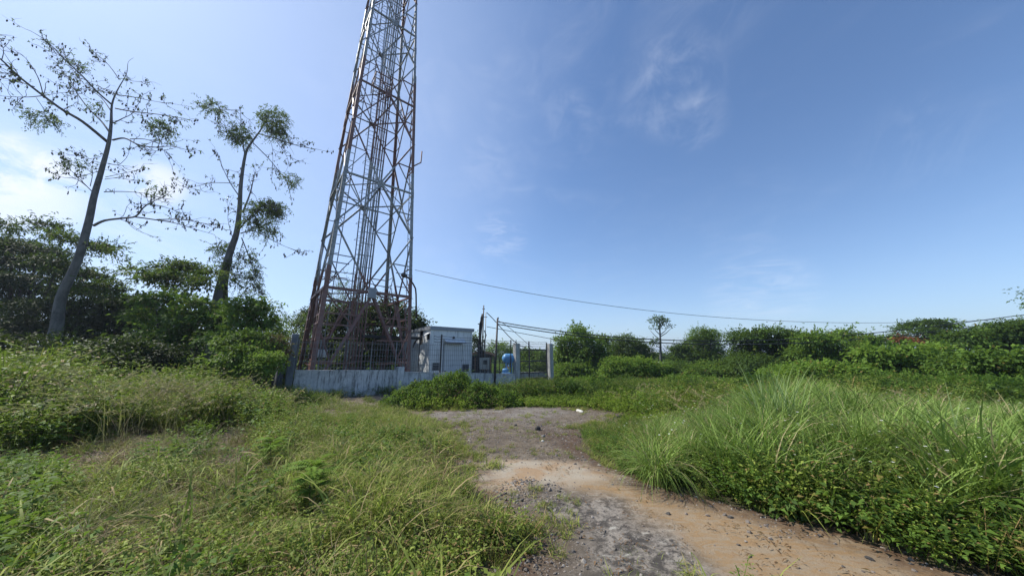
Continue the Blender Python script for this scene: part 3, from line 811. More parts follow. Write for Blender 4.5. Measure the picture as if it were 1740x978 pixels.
# rest platform
pc = P(648, 158, 18.2); pl = MB()
for k_ in range(10): a_ = pc+U*(-.56+k_*.1244); pl.bar(a_-W_*.46, a_+W_*.46, .02)
for k_ in range(4): a_ = pc+W_*(-.46+k_*.307); pl.bar(a_-U*.56, a_+U*.56, .035)
plat = pl.build('rest_platform', M_galv, tower, 'stuff')
for z_ in (.55, 1.05):
    m = MB(); cs = [pc+U*(sx*.56)+W_*(sy*.46)+Z*z_ for sx, sy in ((-1, 1), (-1, -1), (1, -1), (1, 1))]
    for i in range(3): m.bar(cs[i], cs[i+1], .045)
    m.build('guard_rail', M_tower, plat)
m = MB()
for sx, sy in ((-1, 1), (-1, -1), (1, -1), (1, 1)): c = pc+U*(sx*.56)+W_*(sy*.46); m.bar(c, c+Z*1.05, .045)
m.build('guard_posts', M_tower, plat, 'stuff')
# small railings on the belt, grey box on the belt
c = tp(-1, -1, 5.1).lerp(tp(1, -1, 5.1), .5)-W_*.12; m = MB(); m.box((c.x, c.y, c.z+.0), (.42, .2, .6), TH, .01); m.build('junction_box', M_trim, tower)
for (a, b) in ((tp(-1, 1, 6.3).lerp(tp(-1, -1, 6.3), .4), tp(-1, 1, 6.3).lerp(tp(1, -1, 6.3), .42)), (tp(0, .2, 5.9), tp(1, .6, 5.9))):
    m = MB(); m.bar(a, b, .04); m.bar(a+Z*.45, b+Z*.45, .04); m.bar(a-Z*.6, a+Z*.45, .04); m.bar(b-Z*.6, b+Z*.45, .04); m.build('guard_rail', M_galv, tower)
# antenna arm on the right leg, curved lamp arm
zb = 14.45; a0 = tp(1, -1, zb); m = MB(); m.tube([tp(1, -1, zb).lerp(tp(1, 1, zb), .3), a0, a0+U*.45+Z*.45, a0+U*.47+Z*1.35], .045, 8); m.build('antenna_arm', M_tower, tower)
a0 = P(707.5, 541, 18.9); m = MB()
m.tube([a0, P(707, 500, 18.9), P(706, 490, 18.9), P(702, 482, 18.7), P(696, 474, 18.3), P(690, 469, 18.0)], .05, 8)
lam = m.build('lamp_arm', M_dark, tower)
a = P(691, 469.5, 18.0); m = MB(); m.lathe(a, (P(684, 466.5, 17.7)-a), [(0, .05), (.05, .10), (.2, .15), (.34, .13), (.42, .03)], 10); m.build('lamp_head', M_dark, lam)
# cable bridge from the mast to the shed
b0, b1 = P(615, 572, 18.2), P(716, 576, 20.4); m = MB(); m.bar(b0, b1, .22, .05); m.bar(b0+Z*.08, b1+Z*.08, .12, .09); m.build('cable_bridge', M_cable, tower)
# white cabinet under the mast
wc = P(546, 600, 18.5); cab = empty('equipment_cabinet', V3(wc, gz(wc)), 'small white cabinet on legs under the mast', 'cabinet')
m = MB(); m.box((wc.x, wc.y, wc.z+.02), (.6, .35, .38), TH, .01); m.build('box', M_white, cab)
for sx in (-.25, .25):
    c = wc+U*sx; m = MB(); m.bar(V3(c, gz(c)-.1), V3(c, wc.z-.15), .05); m.build('leg', M_galv, cab)
m = MB(); a = wc-Z*.19; m.box((a.x, a.y, a.z-.03), (.66, .42, .03), TH); m.build('shelf', M_white, cab)

# ------------------------------------------------------------------ equipment shed
S0 = Vector((-5.2, 20.0, 0)); zb_ = gz(S0)-.3; zt_ = Zat(553.5, S0); SW, SL = 3.12, 4.6
shed = empty('equipment_shed', V3(S0, zb_), 'white panelled equipment shed with a grey fascia and a canopied door', 'shed')
def sq(a, b, z): return S0+U*a+W_*b+Z*z
def sbox(name, a0, a1, b0, b1, z0, z1, mat, parent=shed, bev=0):
    c = sq((a0+a1)/2, (b0+b1)/2, (z0+z1)/2); m = MB(); m.box(tuple(c), (a1-a0, b1-b0, z1-z0), TH, bev); return m.build(name, mat, parent)
zr_ = zt_-.24
sbox('slab', -.12, SW+.12, -.12, SL+.12, zb_-.3, zb_+.35, M_pillar)
sbox('core', .04, SW-.04, .04, SL-.04, zb_+.35, zr_, M_black)
# front panels around the door and vents
def fa(px): return on_line(S0, U, px)[1]
def zf(py, px): return Zat(py, on_line(S0, U, px)[0])
e = [0, fa(751), fa(755), fa(784), fa(788.5), SW]
doorT = zf(584, 770); doorB = zb_+.38; va0, va1 = fa(735.5), fa(747); vb0, vb1 = fa(785), fa(797)
cols = [(0, fa(752.2)), (fa(752.2), fa(785.5)), (fa(785.5), SW)]
for i, (a0, a1) in enumerate(cols):
    if i == 1:
        am = (a0+a1)/2
        sbox('panel', a0+.004, am-.004, -.02, .04, doorT+.05, zr_, M_white); sbox('panel', am+.004, a1-.004, -.02, .04, doorT+.05, zr_, M_white)
    else:
        v0, v1 = (va0, va1) if i == 0 else (vb0+.05, vb1)
        vt = zf(616, 741) if i == 0 else zf(618.5, 791); vbm = vt-.48
        sbox('panel', a0+.004, a1-.004, -.02, .04, vt, zr_, M_white)
        sbox('panel', a0+.004, v0, -.02, .04, zb_+.35, vt-.003, M_white); sbox('panel', v1, a1-.004, -.02, .04, zb_+.35, vt-.003, M_white)
        sbox('panel', v0+.002, v1-.002, -.02, .04, zb_+.35, vbm, M_white)
        fr = sbox('vent', v0, v1, .0, .035, vbm, vt, M_black)
        for k in range(5):
            zz = vbm+(k+.5)*(vt-vbm)/5; sbox('louvre', v0+.02, v1-.02, -.035, -.005, zz-.012, zz+.012, M_trim, fr)
dr = sbox('door', cols[1][0]+.09, cols[1][1]-.02, -.005, .035, doorB, doorT, M_door)
sbox('door_frame', cols[1][0]+.01, cols[1][0]+.085, -.045, .0, doorB, doorT+.045, M_trim); sbox('door_frame', cols[1][0]+.09, cols[1][1]-.03, -.045, .0, doorT+.003, doorT+.045, M_trim)
for zz in (.95, 1.15): sbox('door_handle', cols[1][0]+.13, cols[1][0]+.25, -.07, -.01, doorB+zz, doorB+zz+.035, M_dark, dr)
for zz in (.3, 1.0, 1.75): sbox('hinge', cols[1][1]-.07, cols[1][1]-.02, -.03, -.006, doorB+zz, doorB+zz+.1, M_trim, dr)
# faint stencilled mark on the door: strokes of LP 1
mk = MB(); mx = cols[1][0]+.60; mz = doorB+1.42; sh = .16
def stroke(x0, z0, x1, z1): mk.bar(sq(mx+x0, -.012, mz+z0), sq(mx+x1, -.012, mz+z1), .012)
stroke(0, 0, 0, sh); stroke(0, 0, .08, 0); stroke(.15, 0, .15, sh); stroke(.15, sh, .23, sh); stroke(.23, sh, .23, sh*.55); stroke(.23, sh*.55, .15, sh*.55); stroke(.40, 0, .40, sh); stroke(.40, sh, .36, sh*.8)
mk.build('stencil', simple('stencil_grey', (.34, .38, .42)), dr)
# canopy: sloped sheet on brackets
ca0, ca1 = fa(752.5), fa(786.5); cz = zf(575.5, 770); m = MB()
m.hexa([sq(ca0, -.42, cz-.27), sq(ca1, -.42, cz-.27), sq(ca1, -.021, cz-.02), sq(ca0, -.021, cz-.02), sq(ca0, -.42, cz-.24), sq(ca1, -.42, cz-.24), sq(ca1, -.021, cz+.02), sq(ca0, -.021, cz+.02)])
can = m.build('canopy', M_white, shed)
sbox('canopy_lip', ca0, ca1, -.44, -.421, cz-.30, cz-.235, M_trim, can)
c = sq(fa(769), -.07, zf(571.5, 769)); m = MB(); m.lathe(c, (0, 0, -1), [(0, .03), (.03, .07), (.1, .085), (.14, .04)], 10); m.build('wall_lamp', M_dark, shed)
# left side panels, ribbed, with two torn openings
n = 8; pw = SL/n
for i in range(n):
    b0, b1 = i*pw+.004, (i+1)*pw-.004
    if i == 0: sbox('panel', -.02, .04, b0, b1, zb_+.35, zr_-.62, M_white); sbox('panel', -.02, .04, b0, b1, zr_-.18, zr_, M_white); continue_hole = True
    elif i == 2: sbox('panel', -.02, .04, b0, b1, zb_+.35, zr_-.9, M_white)
    else: sbox('panel', -.02, .04, b0, b1, zb_+.35, zr_, M_white)
sbox('panel', -.02, .04, .004, .12, zr_-.617, zr_-.183, M_white)
flap = MB(); flap.hexa([sq(-.02, .12, zr_-.2), sq(-.02, .62, zr_-.2), sq(-.26, .66, zr_-.42), sq(-.26, .1, zr_-.36), sq(-.02, .12, zr_-.17), sq(-.02, .62, zr_-.17), sq(-.26, .66, zr_-.39), sq(-.26, .1, zr_-.33)])
flap.build('window_flap', M_white, shed)
m = MB()
for k in range(5):
    pts = [sq(-.05, 1.25+k*.06, zr_-.45), sq(-.18-.03*k, 1.4+k*.1, zr_-.40-.08*k), sq(-.28, 1.75+k*.08, zr_-.70-.1*k), sq(-.2, 2.3, zr_-.92-.02*k)]
    m.tube(pts, .035, 5)
m.build('cable_bundle', M_cable, shed)
for b in np.linspace(.15, SL-.15, 26): 
    pass
sbox('corner_trim', -.05, .05, -.05, -.021, zb_+.35, zr_, M_white); 
m = MB(); 
RO = .10
c8 = [sq(-RO, -RO, zr_), sq(SW+RO, -RO, zr_), sq(SW+RO, SL+RO, zr_), sq(-RO, SL+RO, zr_)]
hi = [Z*.24, Z*.22, Z*.10, Z*.12]
m.hexa(c8+[c+h for c, h in zip(c8, hi)]); m.build('roof', M_trim, shed)
m = MB(); b8 = [sq(-.01, -.42, zb_+.95), sq(-.30, -.1, zb_+.65), sq(-.30, .5, zb_+.62), sq(-.01, .55, zb_+.98)]
b8 = [sq(-.022, .15, zb_+1.02), sq(-.022, .85, zb_+1.02), sq(-.50, .9, zb_+.80), sq(-.50, .1, zb_+.78)]
m.hexa([b-Z*.03 for b in b8]+b8); m.build('side_hood', M_white, shed)

# ------------------------------------------------------------------ yard machines
hb = P(820, 632, 22.9); hood = empty('generator_shelter', V3(hb, gz(hb)), 'small dark generator housing under a curved rusty sheet roof', 'generator')
a = P(799, 603.5, 22.2); b = P(841.5, 603.5, 23.4); d_ = (b-a); dn = d_.normalized(); pn = Vector((-dn.y, dn.x, 0)); m = MB(); K = 9
for i in range(K):
    s0, s1 = i/K, (i+1)/K; f_ = lambda s: a.lerp(b, s)+Z*(.23*math.sin(math.pi*s)**.7)
    p, q = f_(s0)-Z*.08, f_(s1)-Z*.08; m.hexa([p, q, q+pn*1.6, p+pn*1.6, p+Z*.16, q+Z*.16, q+pn*1.6+Z*.03, p+pn*1.6+Z*.03])
m.build('roof_sheet', M_rust, hood)
m = MB(); c = (a+b)/2+pn*.85; zbm = gz(c)-.1; m.box((c.x, c.y, (a.z-.03+zbm)/2), (d_.length*.86, 1.2, a.z-.03-zbm), math.atan2(dn.y, dn.x)); body = m.build('housing', simple('dark_brown_paint', (.06, .042, .034), (.035, .028, .025), 5, .7), hood)
for i in range(6):
    c2 = a.lerp(b, .1+i*.155)+pn*.235; m = MB(); m.box((c2.x, c2.y, a.z-.6), (.05, .03, .9), math.atan2(dn.y, dn.x)); m.build('rib', M_rust, body)
for s in (.03, .97):
    c2 = a.lerp(b, s)+pn*.05; m = MB(); m.bar(V3(c2, gz(c2)-.1), V3(c2, a.z+.02), .06); m.build('post', M_dark, hood)
kc = P(823, 627, 22.0); kz1 = Zat(607.5, kc); kab = empty('meter_cabinet', V3(kc, gz(kc)), 'beige metering cabinet with a small dark window before the rusty shelter', 'cabinet')
m = MB(); m.box((kc.x, kc.y, (kc.z+kz1)/2), (.68, .35, kz1-kc.z), .12, .012); bx = m.build('box', M_cab, kab)
m = MB(); m.box((kc.x+.02, kc.y-.19, (kc.z+kz1)/2-.02), (.6, .02, (kz1-kc.z)*.9), .12); dd_ = m.build('door', M_cab, kab)
m = MB(); m.box((kc.x+.075, kc.y-.205, kz1-.29), (.26, .02, .27), .12); m.build('window', M_black, dd_)
for sx in (-.27, .27): m = MB(); m.bar(Vector((kc.x+sx, kc.y, gz(kc)-.1)), Vector((kc.x+sx, kc.y, kc.z+.02)), .06); m.build('leg', M_galv, kab)
# blue tank
tk = P(866, 608.5, 23.0); tank = empty('pressure_tank', V3(tk, gz(tk)), 'blue horizontal water tank on blue legs inside the yard', 'water tank')
ax = Vector((.985, .17, 0)); m = MB(); R0 = .34
m.lathe(tk-ax*.55, ax, [(0, .02), (.03, .14), (.08, .23), (.16, .31), (.26, R0), (.72, R0), (.82, .31), (.90, .23), (.95, .14), (.98, .02)], 20); m.build('vessel', M_blue, tank)
for s in (-.25, .12):
    c = tk+ax*s; m = MB(); zc = gz(c)-.1
    pn2 = Vector((-ax.y, ax.x, 0))
    m.bar(V3(c-pn2*.3, zc), c-pn2*.22-Z*.2, .06); m.bar(V3(c+pn2*.3, zc), c+pn2*.22-Z*.2, .06); m.bar(c-pn2*.25-Z*.42, c+pn2*.25-Z*.42, .05); m.build('leg', M_blue, tank)
pc2 = P(859, 633, 22.6); pump = empty('water_pump', V3(pc2, gz(pc2)), 'blue pump set below the front of the blue tank', 'pump')
zc = Zat(629, pc2); 
m = MB(); m.lathe(Vector((pc2.x-.22, pc2.y, zc)), (1, .1, 0), [(0, .05), (.03, .13), (.36, .14), (.4, .06), (.5, .05)], 12); m.build('motor', M_blue, pump)
m = MB(); m.box((pc2.x+.02, pc2.y, (zc-.12+gz(pc2)-.1)/2), (.62, .4, zc-.12-gz(pc2)+.1), .1, .02); m.build('base', M_blue, pump)
m = MB(); m.tube([Vector((pc2.x+.25, pc2.y, zc)), Vector((pc2.x+.28, pc2.y, zc+.25)), Vector((pc2.x+.2, pc2.y, zc+.35)), tk-Z*.3], .03, 6); m.build('pipe', M_blue, pump)

# ------------------------------------------------------------------ poles and overhead wires
p0 = P(818, 635, 22.3); p1 = P(822, 518.5, 22.3)
pole = empty('utility_pole', V3(p0, gz(p0)), 'thin steel utility pole wrapped in thick black cable, left of the lower lone pole', 'pole')
m = MB(); m.tube([V3(p0, gz(p0)-.2), p1], [.055, .04], 8); m.build('shaft', M_dark, pole)
m = MB(); m.tube([P(823.5, 636, 22.4), P(825.5, 530.5, 22.4)], .03, 6); m.build('conduit', M_galv, pole)
m = MB()
for k in range(6):
    o = Vector((rng.normal(0, .035), rng.normal(0, .03), 0)); pts = []
    for s, (qx, qy) in enumerate([(813.5+k*.6, 634), (814.5+k*.5, 590), (816, 570), (818, 552), (819.5, 540), (820.5, 533)]): pts.append(P(qx, qy, 22.25)+o*(1+.6*math.sin(s*2+k)))
    m.tube(pts, .045, 5)
m.tube([P(817, 560, 22.2), P(814.5, 552, 22.2), P(816, 546, 22.2), P(819, 545, 22.2)], .025, 5)
m.tube([P(823, 561, 22.2), P(826, 569, 22.2), P(823, 580, 22.2), P(822, 600, 22.2)], .04, 5)
m.build('cable_bundle', M_cable, pole)
m = MB(); m.bar(P(812, 550, 22.2), P(820, 550, 22.3), .06); m.bar(P(819.5, 524.5, 22.3), P(824, 524.5, 22.3), .05); m.bar(P(821, 538.5, 22.3), P(828, 538.5, 22.4), .04); m.build('bracket', M_dark, pole)
p2a, p2b = P(840, 634, 21.3), P(845.5, 540, 21.3); pole2 = empty('utility_pole', V3(p2a, gz(p2a)), 'slightly leaning bare dark pole right of the cable-wrapped pole', 'pole')
m = MB(); m.tube([V3(p2a, gz(p2a)-.3), p2b], [.07, .06], 8); m.build('shaft', M_dark, pole2)
m = MB(); m.lathe(P(846.5, 542, 21.3), (0, 0, 1), [(0, .03), (.03, .055), (.08, .03), (.11, .05), (.14, .02)], 8); m.build('insulator', M_dark, pole2)
def wire(pix, a, b, label, r=.014, grp=None):
    """a cable in the vertical plane through plan points a and b, hung through the heights seen along it"""
    ax_, ay_ = a; bx_, by_ = b; T = []; Zs = []
    for px, py in pix:
        lo, hi_ = -.2, 1.5
        z = 3.0
        for _ in range(12):
            kx = (px-870)/F; dx, dy = bx_-ax_, by_-ay_
            s = (kx*(ay_*cP+(z-CAMZ)*sP)-ax_)/(dx-kx*dy*cP); y = ay_+s*dy; z = y*math.tan(PITCH+math.atan((489-py)/F))+CAMZ
        T.append(s); Zs.append(z)
    c = np.polyfit(T, Zs, min(3, len(T)-1)); m = MB()
    ss = np.linspace(min(T), max(T), 40); m.tube([(ax_+(bx_-ax_)*s, ay_+(by_-ay_)*s, float(np.polyval(c, s))) for s in ss], r, 5)
    tag(m.build('overhead_wire', M_cable), label, 'wire', grp)
bB = tp(1, -1, 7.0)
wire([(705, 457), (800, 480), (900, 498.5), (1000, 515), (1100, 528), (1200, 537), (1300, 542.5), (1400, 546.5), (1500, 548.5), (1620, 547), (1750, 540)], (bB.x, bB.y), (45, 30), 'long thin wire sagging right from the mast across the open sky', .016)
pa = (p1.x, p1.y); pb = (p2b.x, p2b.y)
wire([(827, 531), (845, 548), (862, 570), (880, 583), (893, 590)], pa, (2.0, 27), 'black cable dropping from the wrapped pole towards the gate', .03)
wire([(827, 554), (845, 559), (900, 568), (960, 580), (1010, 590)], pa, (14, 34), 'slack wire leaving the wrapped pole at mid height', .022)
wire([(847, 544), (900, 556), (950, 564.5), (1100, 577), (1250, 577.5), (1400, 571), (1530, 560), (1640, 550), (1760, 531)], pb, (40, 27), 'upper of the two wires crossing behind the tree tops to the right', .034)
wire([(847, 546), (900, 561), (950, 571), (1100, 582), (1250, 582.5), (1400, 577.5), (1530, 570), (1640, 560), (1760, 539)], pb, (40, 26), 'lower of the two wires crossing behind the tree tops to the right', .034)
wire([(1400, 580), (1530, 571), (1640, 566), (1700, 557), (1760, 547)], (20, 29), (40, 25.5), 'short low wire rising to the right edge above the dark trees', .034)
wire([(847, 545), (870, 560), (890, 578), (905, 590)], pb, (3.0, 28), 'thin wire sloping steeply from the leaning pole behind the gate', .018)

# ------------------------------------------------------------------ stones and small things on the ground
def rock(px, py, sx, sy, sz, mat, name, label, cat, seed, sub=2, grp=None):
    import bmesh
    x, y = G(px, py); r = np.random.default_rng(seed); b = bmesh.new(); bmesh.ops.create_icosphere(b, subdivisions=sub, radius=1)
    for v in b.verts:
        f_ = 1+.28*(fbm(v.co.x*2+seed, v.co.y*2+v.co.z*2, seed, 3)-.5)*2; v.co = Vector((v.co.x*sx*f_, v.co.y*sy*f_, max(v.co.z*sz*f_, -sz*.4)))
    me = bpy.data.meshes.new(name); b.to_mesh(me); b.free()
    o = link(name, me, mat, loc=(x, y, float(zt(np.array(x), np.array(y)))+sz*.3)); o.rotation_euler.z = r.uniform(0, 6); return tag(o, label, cat, grp)
rock(914, 731, .07, .05, .08, M_darkstone, 'stone', 'black burnt lump standing on the track, the largest dark one', 'stone', 1)
rock(876, 724, .06, .04, .03, M_darkstone, 'stone', 'flat dark stone left of the black lump on the track', 'stone', 2)
rock(923, 742, .045, .035, .03, M_stone, 'stone', 'grey stone just nearer than the black lump', 'stone', 3)
rock(922, 750, .03, .03, .022, M_palestone, 'stone', 'small pale stone below the grey stone on the track', 'stone', 4)
rock(985, 699, .24, .10, .05, M_palestone, 'rubble_slab', 'pale flat broken slab at the far edge of the track beside creepers', 'rubble', 5)
rock(1052, 709, .07, .06, .06, M_darkstone, 'stone', 'dark stone by the far right verge of the track', 'stone', 6)
rock(1065, 722, .06, .06, .035, M_stone, 'stone', 'low grey stone nearer than the dark stone on the right verge', 'stone', 7)
rock(1478, 951, .028, .018, .015, M_darkstone, 'stone', 'small black chip on the orange soil at lower right', 'stone', 8)
x, y = G(893, 663); kb = P(893.5, 663, 21.5)
blk = empty('concrete_frame_block', (kb.x, kb.y, kb.z-.2), 'pale broken concrete bracket lying below the gate', 'concrete block')
m = MB(); m.hexa([kb+Vector(v) for v in ((-.18, 0, -.2), (-.02, 0, -.2), (-.02, .2, -.2), (-.18, .2, -.2), (-.05, 0, .42), (.1, 0, .42), (.1, .2, .42), (-.05, .2, .42))]); m.build('upright', M_pillar, blk)
m = MB(); m.hexa([kb+Vector(v) for v in ((-.06, -.01, .40), (.42, -.01, .36), (.42, .21, .36), (-.06, .21, .40), (-.06, -.01, .52), (.42, -.01, .47), (.42, .21, .47), (-.06, .21, .52))]); m.build('arm', M_pillar, blk)

# ------------------------------------------------------------------ trees and shrubs
def pw(d, px, py=600):                  # metres per photo pixel there
    z = d*math.tan(PITCH+math.atan((489-py)/F)); return (d*cP+z*sP)/F
def crown_np(lobes, nclus, nleaf, leaf, wid=.45, crad=.35, seed=0, droop=.3, inner=.35, flat=.55, up=.9, shell=.6):
    """leaves gathered in clumps, the clumps spread through and over the lobes (centre, radii)"""
    r = np.random.default_rng(seed); vol = np.array([l[1][0]*l[1][1]+l[1][0]*l[1][2] for l in lobes]); pr = vol/vol.sum()
    li = r.choice(len(lobes), nclus, p=pr)
    C = np.array([l[0] for l in lobes])[li]; RR = np.array([l[1] for l in lobes])[li]
    d = unit(r.normal(0, 1, (nclus, 3))); d[:, 2] = np.where(d[:, 2] < -.35, -d[:, 2], d[:, 2])
    rad = np.where(r.uniform(0, 1, nclus) < inner, r.uniform(.25, .8, nclus), r.uniform(.78, 1.08, nclus))
    bump = 1+.22*(vnoise(d[:, 0]*2.5+li*9, d[:, 1]*2.5+d[:, 2]*2, seed)-.5)*2
    cc = C+d*RR*(rad*bump)[:, None]
    cr = crad*r.uniform(.5, 1.4, nclus)
    n = nclus*nleaf; ci = np.repeat(np.arange(nclus), nleaf)
    o = r.normal(0, .5, (n, 3)); o[:, 2] *= flat
    Pn = cc[ci]+o*cr[ci][:, None]
    outd = unit(o+d[ci]*.6); A = outd+r.normal(0, .35, (n, 3)); A[:, 2] -= droop
    N = d[ci]*.6+r.normal(0, .35, (n, 3)); N[:, 2] += up
    L = leaf*r.uniform(.6, 1.3, n)
    V, Fq = leaf_mesh(Pn, A, N, L, L*wid)
    rn = np.clip(r.uniform(0, 1, nclus)[ci]*.5+r.uniform(0, 1, n)*.5, 0, 1)
    return V, Fq, rn
def shift(V, o): return np.asarray(V)-np.array([o.x, o.y, o.z])
def sprays_np(lobes, n, leaf, wid, ln, seed, per=13, droop=.9):
    """leaves set along short drooping twigs that leave the lobes"""
    r = np.random.default_rng(seed); C = np.array([l[0] for l in lobes]); RR = np.array([l[1] for l in lobes]); li = r.integers(0, len(lobes), n)
    d = unit(r.normal(0, 1, (n, 3))); p0 = C[li]+d*RR[li]*(r.uniform(0, 1, n)**.5)[:, None]
    t_ = unit(d*.8+r.normal(0, .5, (n, 3))); L_ = ln*r.uniform(.4, 1.3, n)
    s_ = np.linspace(.05, 1, per); Pn = p0[:, None]+t_[:, None]*(L_[:, None]*s_[None])[..., None]; Pn[..., 2] -= droop*(L_[:, None]*s_[None]**2)*.5
    Pn = Pn.reshape(-1, 3)+r.normal(0, .02, (n*per, 3)); A = np.repeat(t_, per, 0)*.5+r.normal(0, .6, (n*per, 3)); A[:, 2] -= .35
    N = r.normal(0, .6, (n*per, 3)); N[:, 2] += .7; L = leaf*r.uniform(.6, 1.25, n*per); V, Fq = leaf_mesh(Pn, A, N, L, L*wid); return V, Fq, r.uniform(0, 1, len(Fq))
def crown_part(name, tup, mat, parent, kind=None):
    me = np_mesh(name, shift(tup[0], wloc(parent)), tup[1], rnd=tup[2]); return link(name, me, mat, parent, kind=kind)
def limbs(parent, base, lobes, r0, mat, n=5, seed=0, stem=None):
    r = np.random.default_rng(seed); b = Vector(base)
    top = Vector(np.mean([l[0] for l in lobes], 0)); m = MB()
    mid = b.lerp(top, .45)+Vector((r.normal(0, .05), r.normal(0, .05), 0))*r0*8
    m.tube([b-Z*.3, b.lerp(mid, .5)+Vector((r0*.6, 0, 0)), mid, mid.lerp(top, .7)], [r0*1.25, r0, r0*.8, r0*.35], 8); m.build('trunk', mat, parent)
    for k in range(min(n, len(lobes))):
        c = Vector(lobes[k][0]); q = MB(); s = mid.lerp(b, r.uniform(0, .5)); e_ = c+Z*lobes[k][1][2]*.3
        q.tube([s, s.lerp(e_, .4)+Z*-.1*abs((e_-s).length), s.lerp(e_, .75), e_], [r0*.45, r0*.32, r0*.2, r0*.06], 6); q.build('limb', mat, parent)
TOT = [0]; SUNNY_LEAF = {'leaf_deep': L_dark, 'leaf_dark': L_mid, 'leaf_mid': L_bright, 'leaf_bamboo': L_bamboo}  # lighter leaf for a crown's outer shoots: sunlight put into the colour
def shrub(name, cat, label, px0, px1, pyt, d, mat, leaf=.16, dens=1.0, seed=0, lobes=None, trunk=.1, wid=.5, depth=None, bark=None, group=None, flat=.6, inner=.35, cr=None, zlow=.0, nl=8, fillb=True, droop=.3, nleaf=26):
    """lobes: optional list of photo-space lobes (px, py, rx, ry)"""
    cx = (px0+px1)/2; k = pw(d, cx); Wd = (px1-px0)*k; x = P(cx, 600, d).x; zb = float(zg(x, d)); zt = P(cx, pyt, d).z; H = zt-zb
    r = np.random.default_rng(seed+500); dp = depth or Wd*.75
    root = empty(name, (x, d, zb), label, cat, group)
    if lobes is None:
        L = []
        for i in range(nl):
            u = (i+.5)/nl*2-1; u = u*.78+r.normal(0, .06); hh = H*(.98-.30*abs(u)**2.2)*r.uniform(.82, 1.0); rz = hh*r.uniform(.24, .36); rx = Wd/nl*r.uniform(1.0, 1.5)
            L.append(((x+u*Wd/2, d+r.uniform(-.3, .3)*dp, zb+hh-rz), (rx, rx*1.1, rz)))
            if fillb: L.append(((x+u*Wd/2+r.normal(0, .1)*rx, d-dp*.25+r.normal(0, .1)*dp, zb+hh*.42), (rx*1.1, rx*1.1, hh*.38)))
    else:
        L = []
        for (lx, ly, rx, ry) in lobes:
            dd = d+r.uniform(-.3, .3)*dp; c = P(lx, ly, dd); kk = pw(dd, lx, ly); L.append(((c.x, c.y, c.z), (rx*kk, max(rx*kk*.9, .3), ry*kk)))
    area = sum(l[1][0]*l[1][2]*2.4+l[1][0]*l[1][1]*2 for l in L)
    nt = int(area/(leaf*leaf*wid)*6.5*dens); nt = min(nt, 60000); TOT[0] += nt; nc = max(30, nt//nleaf)
    cr_ = cr or max(leaf*2.5, .22)
    tup = crown_np(L, nc, nleaf, leaf, wid, cr_, seed, inner=inner, flat=flat, droop=droop)
    o = crown_part('crown', tup, mat, root)
    crown_part('outer_shoots', sprays_np([(l[0], (l[1][0]*1.02, l[1][1]*1.02, l[1][2]*1.05)) for l in L], max(40, int(nt*.22/13)), leaf*1.05, wid, max(leaf*4.5, H*.10), seed+7, droop=.25), SUNNY_LEAF.get(mat.name, mat), root)
    limbs(root, (x, d, zb), L, trunk, bark or M_bark2, 5, seed)
    return root, L
# -- right and centre background
shrub('vine_covered_tree', 'tree', 'dense dark green vine-covered tree just right of the gate pillar', 943, 1036, 553, 33, L_mid, .24, 1.1, 11,
      [(985, 572, 14, 17), (963, 588, 20, 18), (1005, 590, 22, 20), (1024, 582, 11, 11), (985, 610, 38, 20), (955, 606, 14, 18), (1018, 612, 18, 20), (980, 560, 6, 8)], .2)
shrub('bush', 'bush', 'pale green feathery rounded bush between the vine-covered tree and the thin tall tree', 1033, 1110, 569, 36, L_bamboo, .20, 1.0, 12,
      [(1068, 590, 26, 20), (1048, 602, 16, 20), (1090, 604, 18, 18), (1068, 620, 34, 20)], .12, wid=.35)
shrub('bush', 'bush', 'low bright green bush below the pale feathery one', 1030, 1130, 606, 27, L_bright, .16, 1.0, 13, [(1055, 622, 26, 15), (1085, 622, 24, 14), (1112, 628, 20, 12), (1040, 634, 18, 14)], .06)
shrub('tree', 'tree', 'dark low tree with a ragged crown right of the thin tall tree', 1138, 1205, 583, 42, L_dark, .24, 1.0, 14,
      [(1152, 598, 14, 12), (1166, 606, 22, 18), (1186, 612, 20, 16), (1160, 624, 24, 14)], .15)
shrub('tree', 'tree', 'green feathery tree with dark shaded trunks, taller than the dark tree beside it', 1168, 1232, 558, 41, L_mid, .22, .9, 15,
      [(1190, 570, 18, 12), (1210, 574, 13, 12), (1184, 588, 20, 16), (1206, 592, 18, 16), (1196, 612, 24, 18), (1222, 600, 8, 6)], .2, wid=.32)
shrub('bush', 'bush', 'grey green small bush in the gap left of the vine thicket', 1208, 1245, 608, 60, L_bamboo, .3, 1, 16, None, .08, nl=4)
shrub('vine_thicket', 'thicket', 'tall vine thicket with a deep dark hollow on its left half', 1236, 1370, 560, 30, L_dark, .22, 1.0, 17,
      [(1256, 578, 18, 15), (1282, 574, 20, 13), (1318, 572, 26, 13), (1350, 576, 22, 12), (1262, 604, 20, 22), (1300, 596, 30, 20), (1345, 600, 28, 20), (1290, 622, 44, 20), (1350, 622, 30, 18)], .25)
shrub('vine_thicket', 'thicket', 'domed vine-draped thicket in the middle of the right tree line', 1345, 1490, 562, 26, L_mid, .20, 1.05, 18,
      [(1385, 580, 28, 14), (1430, 574, 24, 11), (1465, 584, 24, 13), (1375, 606, 32, 16), (1425, 600, 34, 18), (1470, 606, 26, 16), (1400, 628, 40, 14), (1460, 630, 40, 14)], .2)
shrub('vine_thicket', 'thicket', 'bright sunlit broad-leaved thicket below the dark umbrella-shaped tree', 1460, 1625, 588, 20, L_bright, .20, 1.0, 19,
      [(1490, 606, 30, 13), (1535, 602, 32, 13), (1590, 602, 34, 16), (1500, 626, 32, 14), (1550, 628, 36, 15), (1605, 630, 36, 18), (1470, 640, 30, 12)], .12, wid=.65)
